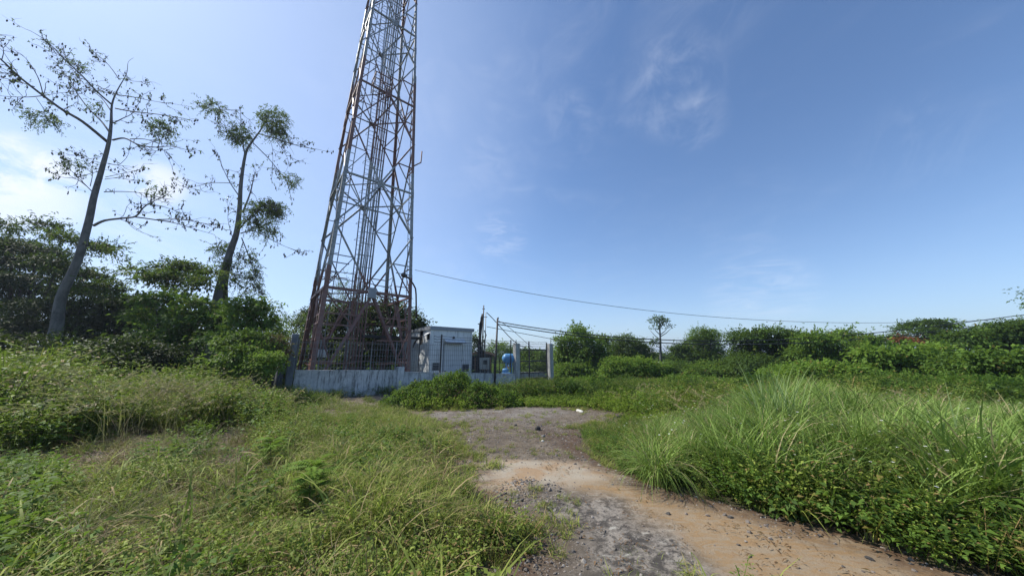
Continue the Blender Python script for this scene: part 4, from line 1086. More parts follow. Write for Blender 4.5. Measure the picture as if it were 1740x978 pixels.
shrub('bush', 'bush', 'low leafy bush in front of the domed thicket', 1335, 1480, 622, 17, L_bright, .15, .9, 20, [(1360, 634, 26, 12), (1400, 630, 30, 10), (1440, 634, 30, 12), (1470, 640, 20, 10)], .05, wid=.6)
shrub('spreading_tree', 'tree', 'dark spreading tree with a flat layered crown rising over the right tree line', 1525, 1625, 546, 36, L_dark, .24, .8, 21,
      [(1545, 556, 18, 5), (1580, 550, 24, 6), (1605, 558, 18, 7), (1570, 566, 24, 7), (1600, 572, 22, 9), (1580, 584, 28, 9)], .25, flat=.4)
shrub('feathery_tree', 'tree', 'small pale feathery tree left of the dark spreading tree', 1486, 1532, 566, 40, L_bamboo, .24, .5, 22, [(1510, 578, 18, 7), (1526, 572, 10, 6), (1500, 588, 16, 8)], .08, wid=.3)
shrub('flowering_tree', 'tree', 'low crown of rust red blossom showing between the trees at right', 1522, 1556, 572, 34, L_orange, .2, .55, 23, [(1534, 577, 10, 4), (1546, 580, 9, 3)], .1)
shrub('tree', 'tree', 'dark dense tree filling the tree line at the far right edge', 1620, 1770, 552, 24, L_dark, .22, 1.0, 24,
      [(1640, 574, 26, 12), (1680, 570, 30, 13), (1730, 562, 34, 14), (1775, 560, 34, 16), (1660, 596, 34, 18), (1710, 592, 36, 22), (1760, 590, 34, 24)], .25)
shrub('bush', 'bush', 'broad green bush at the right edge below the dark dense tree', 1610, 1780, 600, 15, L_mid, .17, 1.0, 25,
      [(1640, 622, 36, 18), (1690, 618, 34, 17), (1740, 618, 34, 18), (1785, 622, 34, 20), (1660, 646, 40, 16), (1730, 648, 44, 18)], .1, wid=.65)
tr_, _ = shrub('tall_tree', 'tree', 'tree beyond the right edge whose branch tips just enter the picture', 1752, 1850, 480, 22, L_dark, .2, .5, 26, [(1812, 496, 40, 8), (1830, 520, 46, 14)], .2)
# thin tall tree
th_ = P(1122, 615, 44); tt = empty('thin_tree', (th_.x, th_.y, gz(th_)), 'thin tall tree with bare trunk and a small airy crown alone on the skyline', 'tree')
m = MB(); m.tube([V3(th_, gz(th_)-.3), P(1122.5, 600, 44), P(1122, 575, 44), P(1121, 556, 44), P(1120, 540, 44)], [.20, .17, .13, .10, .04], 8); m.build('trunk', M_bark, tt)
for e_ in ((1108, 552), (1112, 541), (1130, 542), (1137, 553), (1126, 538), (1104, 560), (1142, 556), (1112, 582)):
    s = P(1121, min(e_[1]+16, 590), 44); m = MB(); q = P(*e_, 44+rng.normal(0, .6)); m.tube([s, s.lerp(q, .5)-Z*.15, q], [.07, .05, .02], 5); m.build('limb', M_bark, tt)
L = [];
for (lx, ly, rx, ry) in ((1112, 546, 7, 5), (1120, 540, 8, 4), (1130, 546, 7, 5), (1116, 556, 8, 4), (1138, 556, 4, 3), (1107, 556, 3, 3), (1111, 582, 7, 5), (1122, 550, 6, 4)):
    c = P(lx, ly, 44); k = pw(44, lx, ly); L.append(((c.x, c.y, c.z), (rx*k, rx*k, ry*k)))
crown_part('crown', crown_np(L, 90, 9, .28, .5, .45, 77, inner=.5), L_dark, tt)

# -- left background
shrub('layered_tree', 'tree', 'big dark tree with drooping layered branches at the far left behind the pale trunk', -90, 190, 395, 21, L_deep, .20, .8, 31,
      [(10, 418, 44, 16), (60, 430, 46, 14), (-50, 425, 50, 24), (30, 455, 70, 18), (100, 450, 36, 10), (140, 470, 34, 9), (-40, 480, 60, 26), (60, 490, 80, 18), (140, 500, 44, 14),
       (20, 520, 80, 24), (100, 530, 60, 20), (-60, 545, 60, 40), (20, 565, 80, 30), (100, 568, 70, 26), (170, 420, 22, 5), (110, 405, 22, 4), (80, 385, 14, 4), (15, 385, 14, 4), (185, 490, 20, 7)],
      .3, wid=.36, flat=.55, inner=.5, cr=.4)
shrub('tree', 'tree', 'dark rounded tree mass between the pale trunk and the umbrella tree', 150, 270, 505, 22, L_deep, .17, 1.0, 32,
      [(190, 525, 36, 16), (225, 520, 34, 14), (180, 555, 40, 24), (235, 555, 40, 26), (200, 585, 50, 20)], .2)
um, _ = shrub('umbrella_tree', 'tree', 'slim umbrella-shaped tree with a flat crown between the two bare trees', 212, 372, 443, 18, L_tree, .17, .75, 33,
      [(300, 454, 26, 9), (275, 462, 22, 8), (330, 458, 22, 9), (352, 466, 18, 9), (262, 476, 18, 7), (310, 474, 30, 9), (345, 484, 20, 8), (235, 468, 14, 4), (222, 458, 9, 3), (290, 488, 18, 4)], .08, wid=.5, bark=M_bark2, cr=.4)
shrub('broad_leaved_shrub', 'shrub', 'bright broad-leaved shrub mass at the foot of the umbrella tree', 232, 345, 500, 16, L_mid, .17, 1.0, 34,
      [(262, 515, 26, 12), (300, 510, 26, 12), (330, 520, 20, 12), (270, 545, 36, 18), (320, 548, 34, 20), (290, 578, 50, 18)], .12, wid=.6)
shrub('broad_leaved_shrub', 'shrub', 'tall green shrub covering the foot of the second bare tree', 340, 462, 505, 15.5, L_mid, .17, 1.0, 35,
      [(385, 534, 24, 11), (418, 522, 24, 12), (445, 528, 16, 10), (365, 550, 30, 18), (415, 550, 36, 20), (450, 562, 26, 18), (400, 582, 50, 18)], .12, wid=.6)
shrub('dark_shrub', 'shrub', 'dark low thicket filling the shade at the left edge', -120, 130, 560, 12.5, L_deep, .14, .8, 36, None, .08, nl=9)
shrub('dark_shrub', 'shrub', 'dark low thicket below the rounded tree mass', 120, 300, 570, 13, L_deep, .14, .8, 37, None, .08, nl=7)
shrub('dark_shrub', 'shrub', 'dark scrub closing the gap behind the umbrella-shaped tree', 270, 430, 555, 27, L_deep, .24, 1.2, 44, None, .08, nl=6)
shrub('green_shrub', 'shrub', 'green low shrub spreading before the corner post of the fence', 380, 480, 562, 12.6, L_mid, .12, 1.0, 38,
      [(400, 590, 26, 18), (435, 580, 24, 16), (455, 600, 22, 18), (415, 612, 36, 18)], .06)
shrub('dry_vine_bush', 'bush', 'dead brown vine tangle beside the grey corner post', 455, 486, 568, 13.4, L_brown, .10, .8, 39, [(470, 582, 13, 11), (474, 600, 12, 14)], .04, wid=.3)
shrub('round_bush', 'bush', 'small round bright bush left of the wall end', 428, 476, 598, 12.0, L_bright, .09, 1.0, 40, [(452, 612, 20, 12), (444, 624, 20, 12), (462, 626, 16, 12)], .04)
def bamboo(px0, px1, pyt, d, label, seed, n=20, dens=1.0):
    k = pw(d, (px0+px1)/2); x = P((px0+px1)/2, 600, d).x; root = empty('bamboo_clump', (x, d, gz((x, d))), label, 'bamboo')
    r = np.random.default_rng(seed); Pn = []; A = []
    for i in range(n):
        ex = r.uniform(px0, px1); ey = pyt+abs(ex-(px0+px1)/2)/(px1-px0)*110*r.uniform(.3, 1)+r.uniform(0, 50); e_ = P(ex, ey, d+r.normal(0, 1.2)); b = Vector((x+r.normal(0, 1.0), d+r.normal(0, .5), gz((x, d))-.1))
        hgt = e_.z-b.z; mid = Vector((b.x+(e_.x-b.x)*.35, b.y+(e_.y-b.y)*.35, b.z+hgt*.62)); pts = []
        for s in np.linspace(0, 1, 9): p = b*(1-s)**2+mid*2*s*(1-s)+e_*s*s; p = Vector(p); p.z += -.25*max(0, s-.8)*5*.4; pts.append(p)
        m = MB(); m.tube(pts, [.045*(1-.85*s) for s in np.linspace(0, 1, 9)], 5); m.build('cane', L_bamboo_stem, root)
        for q in range(int(22*dens)):
            s = r.uniform(.15, 1); j = min(int(s*8), 7); c = pts[j].lerp(pts[j+1], s*8-j)
            tw = Vector((r.normal(0, .5), r.normal(0, .5), r.normal(.05, .22)))
            for w2 in range(9):
                p = c+tw*(w2/8); Pn.append(tuple(p+Vector(r.normal(0, .06, 3)))); A.append((r.normal(0, .6)+tw.x*.6, r.normal(0, .6), -.55+r.normal(0, .25)))
    Pn = np.array(Pn); A = np.array(A); nn = len(Pn); N = r.normal(0, .5, (nn, 3)); N[:, 2] += .8
    V, Fq = leaf_mesh(Pn, A, N, r.uniform(.16, .32, nn), .05)
    crown_part('leaves', (V, Fq, r.uniform(0, 1, nn)), L_bamboo, root)
L_bamboo_stem = simple('cane_green', (.10, .12, .05), (.07, .08, .04), 4, .6)
bamboo(455, 535, 497, 22, 'arching bamboo clump behind the grey corner post', 51, 24)
bamboo(590, 720, 476, 30, 'tall arching bamboo behind the mast, right of the darker one', 52, 40, 1.3)
bamboo(528, 640, 458, 28, 'tallest dark bamboo seen through the left half of the mast', 53, 34, 1.3)
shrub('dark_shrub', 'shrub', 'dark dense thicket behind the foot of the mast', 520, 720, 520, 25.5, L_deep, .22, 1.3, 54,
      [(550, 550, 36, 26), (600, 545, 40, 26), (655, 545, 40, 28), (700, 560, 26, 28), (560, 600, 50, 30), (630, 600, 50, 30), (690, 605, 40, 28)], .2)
shrub('dark_shrub', 'shrub', 'dark green tree top showing right of the shed', 796, 822, 566, 30, L_dark, .2, .9, 55, [(806, 585, 9, 14), (806, 605, 12, 14)], .1)
shrub('yard_bush', 'bush', 'light green bush behind the bare pole inside the yard', 826, 872, 578, 28, L_mid, .16, .8, 56, [(848, 592, 18, 9), (864, 598, 14, 9), (835, 602, 12, 8)], .06)
shrub('yard_bush', 'bush', 'green bush seen through the bars of the gate', 880, 940, 590, 36, L_mid, .2, 1.0, 57, [(895, 606, 16, 13), (920, 608, 18, 12), (905, 624, 28, 12)], .06)

# ------------------------------------------------------------------ bare kapok trees, drawn branch by branch
def chain(pts, d, kz, rnd):
    out = []; acc = 0
    for i, (x, y) in enumerate(pts):
        if i: acc += math.hypot(x-pts[i-1][0], y-pts[i-1][1])*.04
        out.append(P(x, y, d+kz*acc+(rnd.normal(0, .12) if i else 0)))
    return out
def smooth(pts, n=4):
    o = []
    for i in range(len(pts)-1):
        p0 = pts[max(i-1, 0)]; p1 = pts[i]; p2 = pts[i+1]; p3 = pts[min(i+2, len(pts)-1)]
        for k in range(n):
            s = k/n; o.append(.5*((2*p1)+(p2-p0)*s+(2*p0-5*p1+4*p2-p3)*s*s+(3*p1-p0-3*p2+p3)*s**3))
    o.append(pts[-1]); return o
def kapok(label, d, trunk, tr_r, branches, clumps, seed, twig_n=1.5, second=None, pods=.5):
    r = np.random.default_rng(seed); tpts = smooth([P(x, y, d) for x, y in trunk]); n = len(tpts)
    root = empty('kapok_tree', (tpts[0].x, tpts[0].y, tpts[0].z), label, 'tree')
    rad = np.interp(np.linspace(0, 1, n), np.linspace(0, 1, len(tr_r)), tr_r)
    m = MB(); rad = rad*.62; b0 = tpts[0]; m.tube([Vector((b0.x-.1, b0.y, gz(b0)-.3))]+tpts, [rad[0]*1.15]+list(rad), 12); m.build('trunk', M_bark, root)
    if second:
        m = MB(); q = smooth([P(x, y, d+.5) for x, y in second]); q[0].z = gz(q[0])-.2; m.tube(q, list(np.linspace(.17, .10, len(q))), 8); m.build('trunk', M_bark2, root)
    tw = MB(); pod = MB(); LP = []; LA = []
    def mkpod(p):
        L = r.uniform(.10, .19); m_ = L*.24; pod.lathe(p, (r.normal(0, .12), r.normal(0, .12), -1), [(0, .008), (L*.25, m_*.8), (L*.6, m_), (L*.9, m_*.5), (L, .006)], 5)
    def twig(p, dirn, L, r0, lev):
        pts = [p]; dv = dirn.normalized(); k = 5
        for i in range(k):
            dv = (dv+Vector(r.normal(0, .28, 3))+Z*.07).normalized(); pts.append(pts[-1]+dv*L/k)
        tw.tube(pts, [r0*(1-.7*i/k) for i in range(k+1)], 3 if lev else 4, False)
        if lev == 0:
            for j in range(r.integers(1, 4)):
                q = pts[r.integers(1, 5)]; twig(q, (dv+Vector(r.normal(0, .8, 3))), L*r.uniform(.3, .6), r0*.6, 1)
        for q in pts[2:]:
            if r.uniform() < pods*.42: mkpod(q-Z*.05)
            if r.uniform() < .16:
                for _ in range(3): LP.append(tuple(q)); LA.append(tuple(r.normal(0, .7, 3)+np.array([0, 0, -.5])))
    for (pts, r0, kz) in branches:
        q = smooth(chain(pts, d, kz, r)); L = len(q)
        m = MB(); m.tube(q, [max(.62*r0*(1-.8*(i/(L-1))), .012) for i in range(L)], 7); m.build('branch', M_bark, root)
        tot = sum((q[i+1]-q[i]).length for i in range(L-1)); nt = int(tot*twig_n)
        for _ in range(nt):
            s = r.uniform(.22, 1)**.8; i = min(int(s*(L-1)), L-2); dv = (q[i+1]-q[i]).normalized()
            twig(q[i], dv*.8+Vector(r.normal(0, .7, 3)), r.uniform(.5, 1.9)*(1.15-.5*s), .018, 0)
        twig(q[-1], (q[-1]-q[-2]), 1.0, .013, 0)
    tw.build('twigs', M_bark, root, 'stuff')
    if pod.v: pod.build('seed_pods', M_pod, root, 'stuff')
    V, Fq = leaf_mesh(np.array(LP), np.array(LA), np.array([(0, 0, 1.)]*len(LP))+r.normal(0, .4, (len(LP), 3)), r.uniform(.10, .2, len(LP)), .055)
    crown_part('sparse_leaves', (V, Fq, r.uniform(0, 1, len(Fq))), L_tree, root, 'stuff')
    for (lx, ly, rx, ry, nc) in clumps:
        c = P(lx, ly, d+r.normal(0, .3)); k = pw(d, lx, ly)
        crown_part('leaf_clump', sprays_np([((c.x, c.y, c.z), (rx*k*.8, rx*k*.8, ry*k*.8)), ((c.x+.2*rx*k, c.y, c.z-.25*ry*k), (rx*k*.7, rx*k*.6, ry*k*.7))], int(nc*1.5), .13, .40, .55, int(lx)), L_tree, root, 'stuff')
    return root
def z4(*p): return [(x/3.259, 40+y/3.259) for x, y in p]
def z5(*p): return [(x/3.26, 320+y/3.26) for x, y in p]
def z6(*p): return [(300+x/2.575, 140+y/2.575) for x, y in p]
T1 = z5((255, 900), (310, 790), (340, 600), (430, 400), (490, 190), (540, 20))[:5]+z4((520, 960), (560, 820), (600, 670), (615, 560), (620, 450), (650, 370), (700, 280), (710, 215), (740, 190))
B1 = [(z4((595, 655), (460, 545), (350, 480), (240, 400), (100, 290), (0, 195), (-120, 120)), .15, -.6), (z4((240, 400), (130, 408), (0, 400), (-90, 380)), .05, .5),
      (z4((240, 400), (215, 310), (170, 230), (120, 175), (40, 155)), .045, -.5), (z4((190, 350), (100, 322), (0, 298), (-80, 280)), .05, .4), (z4((10, 200), (20, 150), (0, 95), (-20, 60)), .04, .3),
      (z4((240, 400), (330, 385), (430, 375)), .03, .5), (z4((200, 410), (240, 470), (250, 500)), .03, 0),
      (z4((605, 600), (560, 540), (490, 470), (430, 390), (380, 300), (300, 215)), .09, .6), (z4((620, 450), (540, 380), (450, 285), (360, 200), (290, 130), (240, 85), (170, 42)), .09, -.4),
      (z4((615, 485), (560, 410), (480, 350), (400, 250), (350, 160)), .05, .5), (z4((640, 470), (720, 485), (850, 500), (960, 515), (985, 530)), .07, -.4),
      (z4((626, 552), (680, 525), (740, 490), (790, 395)), .06, .5), (z4((650, 395), (750, 410), (850, 430), (960, 445)), .05, .3), (z4((660, 310), (610, 240), (560, 190), (505, 145)), .045, .3),
      (z4((690, 300), (740, 320), (810, 320)), .03, -.5), (z4((540, 340), (600, 380), (660, 400)), .03, -.3), (z4((625, 645), (690, 635), (760, 668), (850, 685), (950, 680), (1065, 708)), .09, -.4),
      (z4((720, 640), (800, 640), (900, 665), (1000, 650)), .05, .3), (z4((820, 682), (860, 705), (910, 700), (945, 735)), .03, .2), (z4((602, 776), (650, 784), (700, 790)), .05, -.3),
      (z5((520, 205), (580, 178), (680, 165), (750, 155), (790, 110), (830, 82), (905, 45)), .12, -.3), (z5((750, 158), (870, 175), (970, 192), (1080, 225), (1170, 250)), .07, .3),
      (z5((870, 172), (1000, 172), (1100, 188), (1200, 205)), .05, -.3), (z5((820, 85), (900, 100), (980, 130), (990, 160)), .04, .4), (z5((700, 180), (740, 220), (790, 245)), .03, .2),
      (z4((520, 940), (460, 880), (400, 820), (350, 770)), .05, .3), (z4((480, 900), (420, 860), (340, 850), (300, 832)), .04, -.3), (z4((500, 900), (510, 800), (440, 715)), .035, .3),
      (z4((580, 862), (650, 855), (740, 866)), .035, .3), (z4((585, 850), (680, 830), (770, 810)), .035, -.3), (z4((575, 932), (680, 930), (800, 940), (900, 965)), .05, .2),
      (z5((520, 330), (540, 345), (600, 330)), .03, .2)]
C1 = [(z4((235, 520))[0]+(26, 16, 60)), (z4((890, 575))[0]+(17, 13, 70)), (z4((430, 215))[0]+(11, 5, 14)), (z4((390, 775))[0]+(14, 5, 14)), (z4((550, 460))[0]+(13, 8, 10)), (z4((500, 780))[0]+(8, 6, 6)),
      (z4((240, 85))[0]+(4, 4, 4)), (z5((580, 330))[0]+(16, 10, 20)), (z5((330, 240))[0]+(16, 6, 14)), (z4((880, 930))[0]+(12, 6, 8))]
kapok('tall pale-barked kapok tree at left, nearly leafless with many hanging pods', 18, T1, [.50, .42, .34, .30, .27, .24, .20, .16, .12, .08, .05, .03, .015, .01], B1, C1, 61, 2.1)
T2 = z5((1200, 760), (1195, 680), (1215, 560))+z6((235, 740), (262, 660), (275, 560), (282, 440), (300, 320), (320, 275), (370, 205), (388, 160))
B2 = [(z6((300, 320), (285, 230), (280, 120)), .08, .3), (z6((280, 122), (200, 120), (150, 115)), .04, -.3), (z6((280, 130), (310, 158), (340, 165)), .03, .3), (z6((285, 232), (230, 195), (165, 180)), .04, .4),
      (z6((360, 225), (450, 250), (540, 280), (612, 292)), .07, -.4), (z6((335, 265), (400, 330), (450, 390), (480, 430), (495, 480)), .055, .4), (z6((270, 492), (235, 440), (205, 380), (178, 310)), .06, -.4),
      (z6((235, 440), (150, 440), (60, 460), (15, 452)), .04, .3), (z6((200, 380), (240, 385), (280, 400)), .025, .2), (z6((290, 568), (320, 490), (335, 430), (345, 390)), .10, .3), (z6((325, 485), (340, 490), (355, 520)), .04, 0),
      (z6((275, 640), (350, 560), (400, 532), (450, 552)), .08, -.4), (z6((280, 660), (340, 650), (420, 690), (470, 715), (533, 738)), .06, .3), (z6((285, 680), (320, 770), (345, 860), (355, 900)), .06, -.3),
      (z6((400, 560), (430, 600), (450, 650)), .03, .2), (z6((245, 680), (225, 600), (230, 535)), .035, .3), (z6((435, 255), (480, 320), (490, 355)), .035, -.2), (z6((400, 240), (420, 290), (420, 400)), .03, .4), (z6((290, 700), (270, 780), (290, 850)), .04, -.3), (z6((235, 720), (200, 690), (170, 740)), .03, .3)]
C2 = [(z6((155, 105))[0]+(22, 15, 60)), (z6((425, 160))[0]+(25, 24, 170)), (z6((270, 225))[0]+(23, 17, 130)), (z6((500, 425))[0]+(13, 11, 35)), (z6((385, 555))[0]+(30, 11, 150)), (z6((425, 540))[0]+(20, 6, 60)), (z6((320, 600))[0]+(16, 12, 50)),
      (z6((195, 720))[0]+(16, 14, 40)), (z6((440, 225))[0]+(16, 12, 50)), (z6((300, 760))[0]+(18, 18, 40)), (z6((355, 625))[0]+(20, 10, 40)), (z6((260, 860))[0]+(18, 16, 40)), (z6((330, 900))[0]+(16, 14, 30)), (z6((330, 830))[0]+(9, 26, 50)), (z6((400, 640))[0]+(16, 18, 40)), (z6((215, 800))[0]+(10, 22, 40))]
kapok('second bare kapok tree with leafy tufts near its top, left of the mast', 20, T2, [.42, .42, .38, .32, .27, .22, .18, .14, .11, .07, .03], B2, C2, 62, 1.9, z6((215, 985), (212, 900), (222, 830), (238, 770)), pods=.6)

# ------------------------------------------------------------------ far land
def ridge(x0, x1, y, hmean, hv, seed, depth=60):
    xs = np.linspace(x0, x1, 140); ys = np.array([y, y+depth*.3, y+depth, y+depth*2.5])
    X, Y = np.meshgrid(xs, ys); prof = np.array([-.3, .75, 1, .3])[:, None]
    Hh = hmean+hv*(fbm(xs/90+seed, xs*0+seed, seed, 5)-.5)*2; Zz = np.maximum(Hh[None, :], .5)*prof-1.0+ (fbm(X/9, Y/9, seed, 3)-.5)*3.0*(prof > 0)
    return X, Y, Zz
X, Y, Zz = ridge(-900, 1500, 620, 8.5, 5, 4)
V = np.stack([X, Y, Zz], -1).reshape(-1, 3); nx = X.shape[1]; j, i = np.meshgrid(np.arange(3), np.arange(nx-1), indexing='ij'); a = (j*nx+i).ravel()
hl = link('hills', np_mesh('hills', V, np.stack([a, a+1, a+nx+1, a+nx], 1), smooth=True), simple('far_woodland', (.045, .07, .03), (.06, .085, .04), .05, .95), kind='structure')
def house(px, py, d, wpx, hpx, label, roof):
    c = P(px, py, d); k = pw(d, px); w_, h_ = wpx*k, hpx*k; zb = gz(c)-.2; top = c.z
    r_ = empty('house', (c.x, c.y, zb), label, 'house')
    m = MB(); m.box((c.x, c.y+w_*.3, (zb+top)/2), (w_, w_*.6, top-zb), .1); m.build('wall', M_white, r_)
    m = MB(); z1 = top+h_*.5; a_, b_ = w_*.56, w_*.36; cy = c.y+w_*.3
    pts = [Vector((c.x-a_, cy-b_, top)), Vector((c.x+a_, cy-b_, top)), Vector((c.x+a_, cy+b_, top)), Vector((c.x-a_, cy+b_, top)), Vector((c.x-a_*.9, cy, z1)), Vector((c.x+a_*.9, cy, z1))]
    m.add(pts, [(0, 1, 5, 4), (2, 3, 4, 5), (0, 4, 3), (1, 2, 5), (3, 2, 1, 0)]); m.build('roof', roof, r_)
    for i in range(3):
        m = MB(); m.box((c.x+(i-1)*w_*.3, c.y-w_*.001-.03+0.0, top-(top-zb)*.32), (w_*.14, .06, (top-zb)*.22), .1); m.build('window', M_black, r_)
house(1106, 599, 170, 20, 5, 'far white house glimpsed left of the thin tree trunk', M_roofpale)
house(1231, 601, 150, 17, 5, 'far white house glimpsed in the gap beside the vine thicket', M_roofpale)
house(1112, 617, 62, 34, 5, 'low pale-roofed hut half hidden by bushes under the thin tree', M_roofpale)
shrub('bush', 'bush', 'dark distant bush left of the thin tall tree', 1096, 1128, 600, 75, L_dark, .4, 1, 71, None, .1, nl=4)
shrub('bush', 'bush', 'low green bush hiding the foot of the thin tall tree', 1095, 1160, 618, 38, L_mid, .2, 1, 72, None, .08, nl=5)
shrub('bush', 'bush', 'small dark green bush under the ragged dark tree', 1150, 1250, 624, 34, L_mid, .2, 1, 73, None, .08, nl=7)
for i, (a_, b_, c_, d_, mt, lb) in enumerate(((936, 1010, 614, 31, L_mid, 'low scrub under the vine-covered tree'), (1120, 1180, 616, 36, L_dark, 'low dark scrub right of the thin tree foot'), (1175, 1262, 612, 35, L_mid, 'low scrub under the green feathery tree'),
        (1225, 1300, 606, 33, L_dark, 'dark scrub closing the gap left of the hollow thicket'), (1290, 1420, 618, 24, L_bright, 'bright scrub at the foot of the hollow thicket'), (1420, 1560, 632, 15, L_mid, 'leafy scrub before the bright broad-leaved thicket'), (1560, 1760, 640, 12.5, L_bright, 'leafy scrub nearest the right edge'))):
    shrub('scrub_patch', 'scrub', lb, a_, b_, c_, d_, mt, .2 if d_ > 20 else .12, .7, 400+i, None, .04, nl=6)
for i, (a_, b_, c_, d_, mt, lb) in enumerate(((960, 1020, 640, 17, L_bright, 'small bright bush in the open weeds right of the gate'), (1040, 1085, 641, 20, L_dark, 'dark low bush in the open weeds below the thin tree'), (1130, 1210, 636, 17, L_mid, 'ragged mid green bush in the open weeds behind the verge'),
        (1235, 1300, 638, 13, L_bright, 'bright ragged bush just behind the tall grass'), (1465, 1560, 652, 11, L_mid, 'ragged bush rising behind the right verge grass'), (1600, 1700, 660, 9.5, L_dark, 'dark ragged bush nearest the right edge behind the grass'))):
    shrub('open_bush', 'bush', lb, a_, b_, c_, d_, mt, .10, .7, 440+i, None, .03, nl=4)
# far scrub belt (reads as one mass)
n = 5200; x = rng.uniform(-260, 420, n); y = rng.uniform(55, 330, n); k = fbm(x/30, y/30, 8) > .42; x, y = x[k], y[k]
far_proto = protos('scrub_mass', [pm('scrub', crown_np([((0, 0, 1.0), (2.0, 1.8, 1.3)), ((1.2, .3, .8), (1.4, 1.3, 1.0))], 60, 8, .55, .6, .7, 300+s)) for s in range(4)], L_dark)
scatter('distant_scrub', far_proto, np.stack([x, y, zg(x, y)-.2], 1), 'far green scrub belt along the horizon', 'scrub', rng.uniform(.5, 1.15, len(x)))

# ------------------------------------------------------------------ ground vegetation
def in_yard(x, y):
    dx, dy = x-LC.x, y-LC.y; s = dx*W_.x+dy*W_.y; u = dx*U.x+dy*U.y
    return (s > -.22) & (u > -.2) & (u < 18) & (s < 16)
def bare_amt(x, y): return bare_m(x, y)
# A: foreground left grass
x, y = rand_pts(-11, 2.6, 1.0, 7.2, 190); ts = track_side(x, y); k = (ts < .02) & ~is_right(x, y) & inview(x, y) & (rng.uniform(size=len(x)) > bare_amt(x, y)*.9) & (y > 1.0)
k &= rng.uniform(size=len(x)) < np.clip(-.75+2.9*fbm(x*1.5, y*1.5, 12, 3), 0.05, 1)*np.where(y > 5.2, .75, 1)
x, y, ts = x[k], y[k], ts[k]; hgt = np.clip(.30+1.5*(fbm(x*1.5, y*1.5, 13, 2)-.3), .25, 1.5)*np.clip(.45+(-ts)*.9, .45, 1.1)*np.interp(px_of(x, y), [0, 200, 420, 520], [.72, .62, .8, 1])
sel = rng.uniform(size=len(x)); big = (sel < .42) & (-ts > .15)
scatter('foreground_grass', C_short, on_ground(x[~big], y[~big]), 'short matted green grass covering the near left ground', 'grass', hgt[~big]*1.3, .22)
scatter('meadow_grass', C_mid, on_ground(x[big], y[big]), 'knee high arching grass across the near left ground', 'grass', hgt[big]*.85, .25)
x, y = rand_pts(-11, 2.0, 1.2, 7.0, 26); k = (track_side(x, y) < -.1) & ~is_right(x, y) & inview(x, y) & (bare_amt(x, y) < .3); x, y = x[k], y[k]; k = fbm(x*.8, y*.8, 15) > .45; x, y = x[k], y[k]
kk = (fbm(x*.9+5, y*.9, 16) > .38); x, y = x[kk], y[kk]
scatter('low_herbs', C_herb, on_ground(x, y), 'small leafy herbs growing through the near grass', 'herbs', rng.uniform(.45, .95, len(x)), .2)
x, y = rand_pts(-11, 2.0, 1.2, 7.5, 15); k = (track_side(x, y) < -.05) & ~is_right(x, y) & inview(x, y); x, y = x[k], y[k]
dry = .06+fbm(x*.9+4, y*.9, 17)+.25*sstep(-1.5, -3.5, x)*sstep(4.2, 2.2, y); k = dry > .52; x, y = x[k], y[k]
scatter('dry_grass', C_straw, on_ground(x, y), 'dry straw coloured grass stems lying over the green', 'grass', rng.uniform(.5, .95, len(x)), .5)
x, y = rand_pts(-9, 1.8, 1.6, 7.0, 7); k = (track_side(x, y) < -.3) & ~is_right(x, y) & inview(x, y) & (fbm(x*1.1+2, y*1.1, 24, 2) > .5); x, y = x[k], y[k]
scatter('broadleaf_weeds', C_broad, on_ground(x, y), 'darker broad-leaved weeds scattered through the near grass', 'weeds', rng.uniform(.28, .6, len(x)), .25)
x, y = rand_pts(-9, 1.6, 1.6, 6.6, 7.5); k = (track_side(x, y) < -.3) & ~is_right(x, y) & inview(x, y) & (bare_amt(x, y) < .3); x, y = x[k], y[k]
C_long = protos('long_tuft', [pm('tuft', blades(16, .8, .35, .020, 1.0, 6, .5, 1.05, 220+s, .7)) for s in range(6)], L_grass)
scatter('long_grass', C_long, on_ground(x, y), 'long arching grass leaves rising out of the near grass', 'grass', rng.uniform(.5, 1.05, len(x)), .25)
x, y = rand_pts(-9, 1.9, 1.6, 6.6, 17); k = (track_side(x, y) < -.1) & ~is_right(x, y) & inview(x, y) & (fbm(x*1.2+7, y*1.2, 18)+.16*sstep(-1.0, -2.5, x)*sstep(4.4, 3.0, y) > .48); x, y = x[k], y[k]
C_brown = protos('brown_tuft', [pm('tuft', blades(34, .35, .35, .010, .9, 4, .6, 1.1, 230+s, .9)) for s in range(4)], L_brown)
scatter('dead_grass', C_brown, on_ground(x, y), 'dead brown grass matted between the green tufts', 'grass', rng.uniform(.5, 1.1, len(x)), .4)
# big soft leaves in the near left corner
x, y = rand_pts(-7.5, -2.3, 2.3, 4.8, 12); k = inview(x, y, .3) & (x < -1.33*y); x, y = x[k], y[k]
scatter('broad_leaves', C_broad, on_ground(x, y), 'broad dark leaves of creepers at the near left corner', 'creeper', rng.uniform(.35, .6, len(x)), .3)
# B: left weed field
x, y = rand_pts(-27, -1.5, 5.6, 16, 22); k = ~in_yard(x, y) & (track_side(x, y) < -.2) & (rng.uniform(size=len(x)) > bare_amt(x, y)) & inview(x, y, 2) & (fbm(x*1.4, y*1.4, 20, 3) > .36); x, y = x[k], y[k]
pxx = px_of(x, y); Hh = np.interp(pxx, [-400, 0, 150, 300, 420, 500, 560, 640], [1.75, 1.7, 1.6, 1.35, 1.1, .7, .4, .28])*(.30+1.25*fbm(x*1.0, y*1.0, 19, 2))*np.interp(y, [5.6, 6.6, 9], [.5, .8, 1])
br = fbm(x*.35+3, y*.35, 23); k1 = rng.uniform(size=len(x))
w1 = (k1 < .62); w2 = ~w1 & (k1 < .80)
scatter('weed_field', C_weed, on_ground(x[w1], y[w1]), 'waist high tangled leafy weeds across the left side', 'weeds', Hh[w1], .15)
scatter('broad_weeds', C_broad, on_ground(x[w2], y[w2]), 'dark broad-leaved weeds among the left weed field', 'weeds', Hh[w2]*.9, .15)
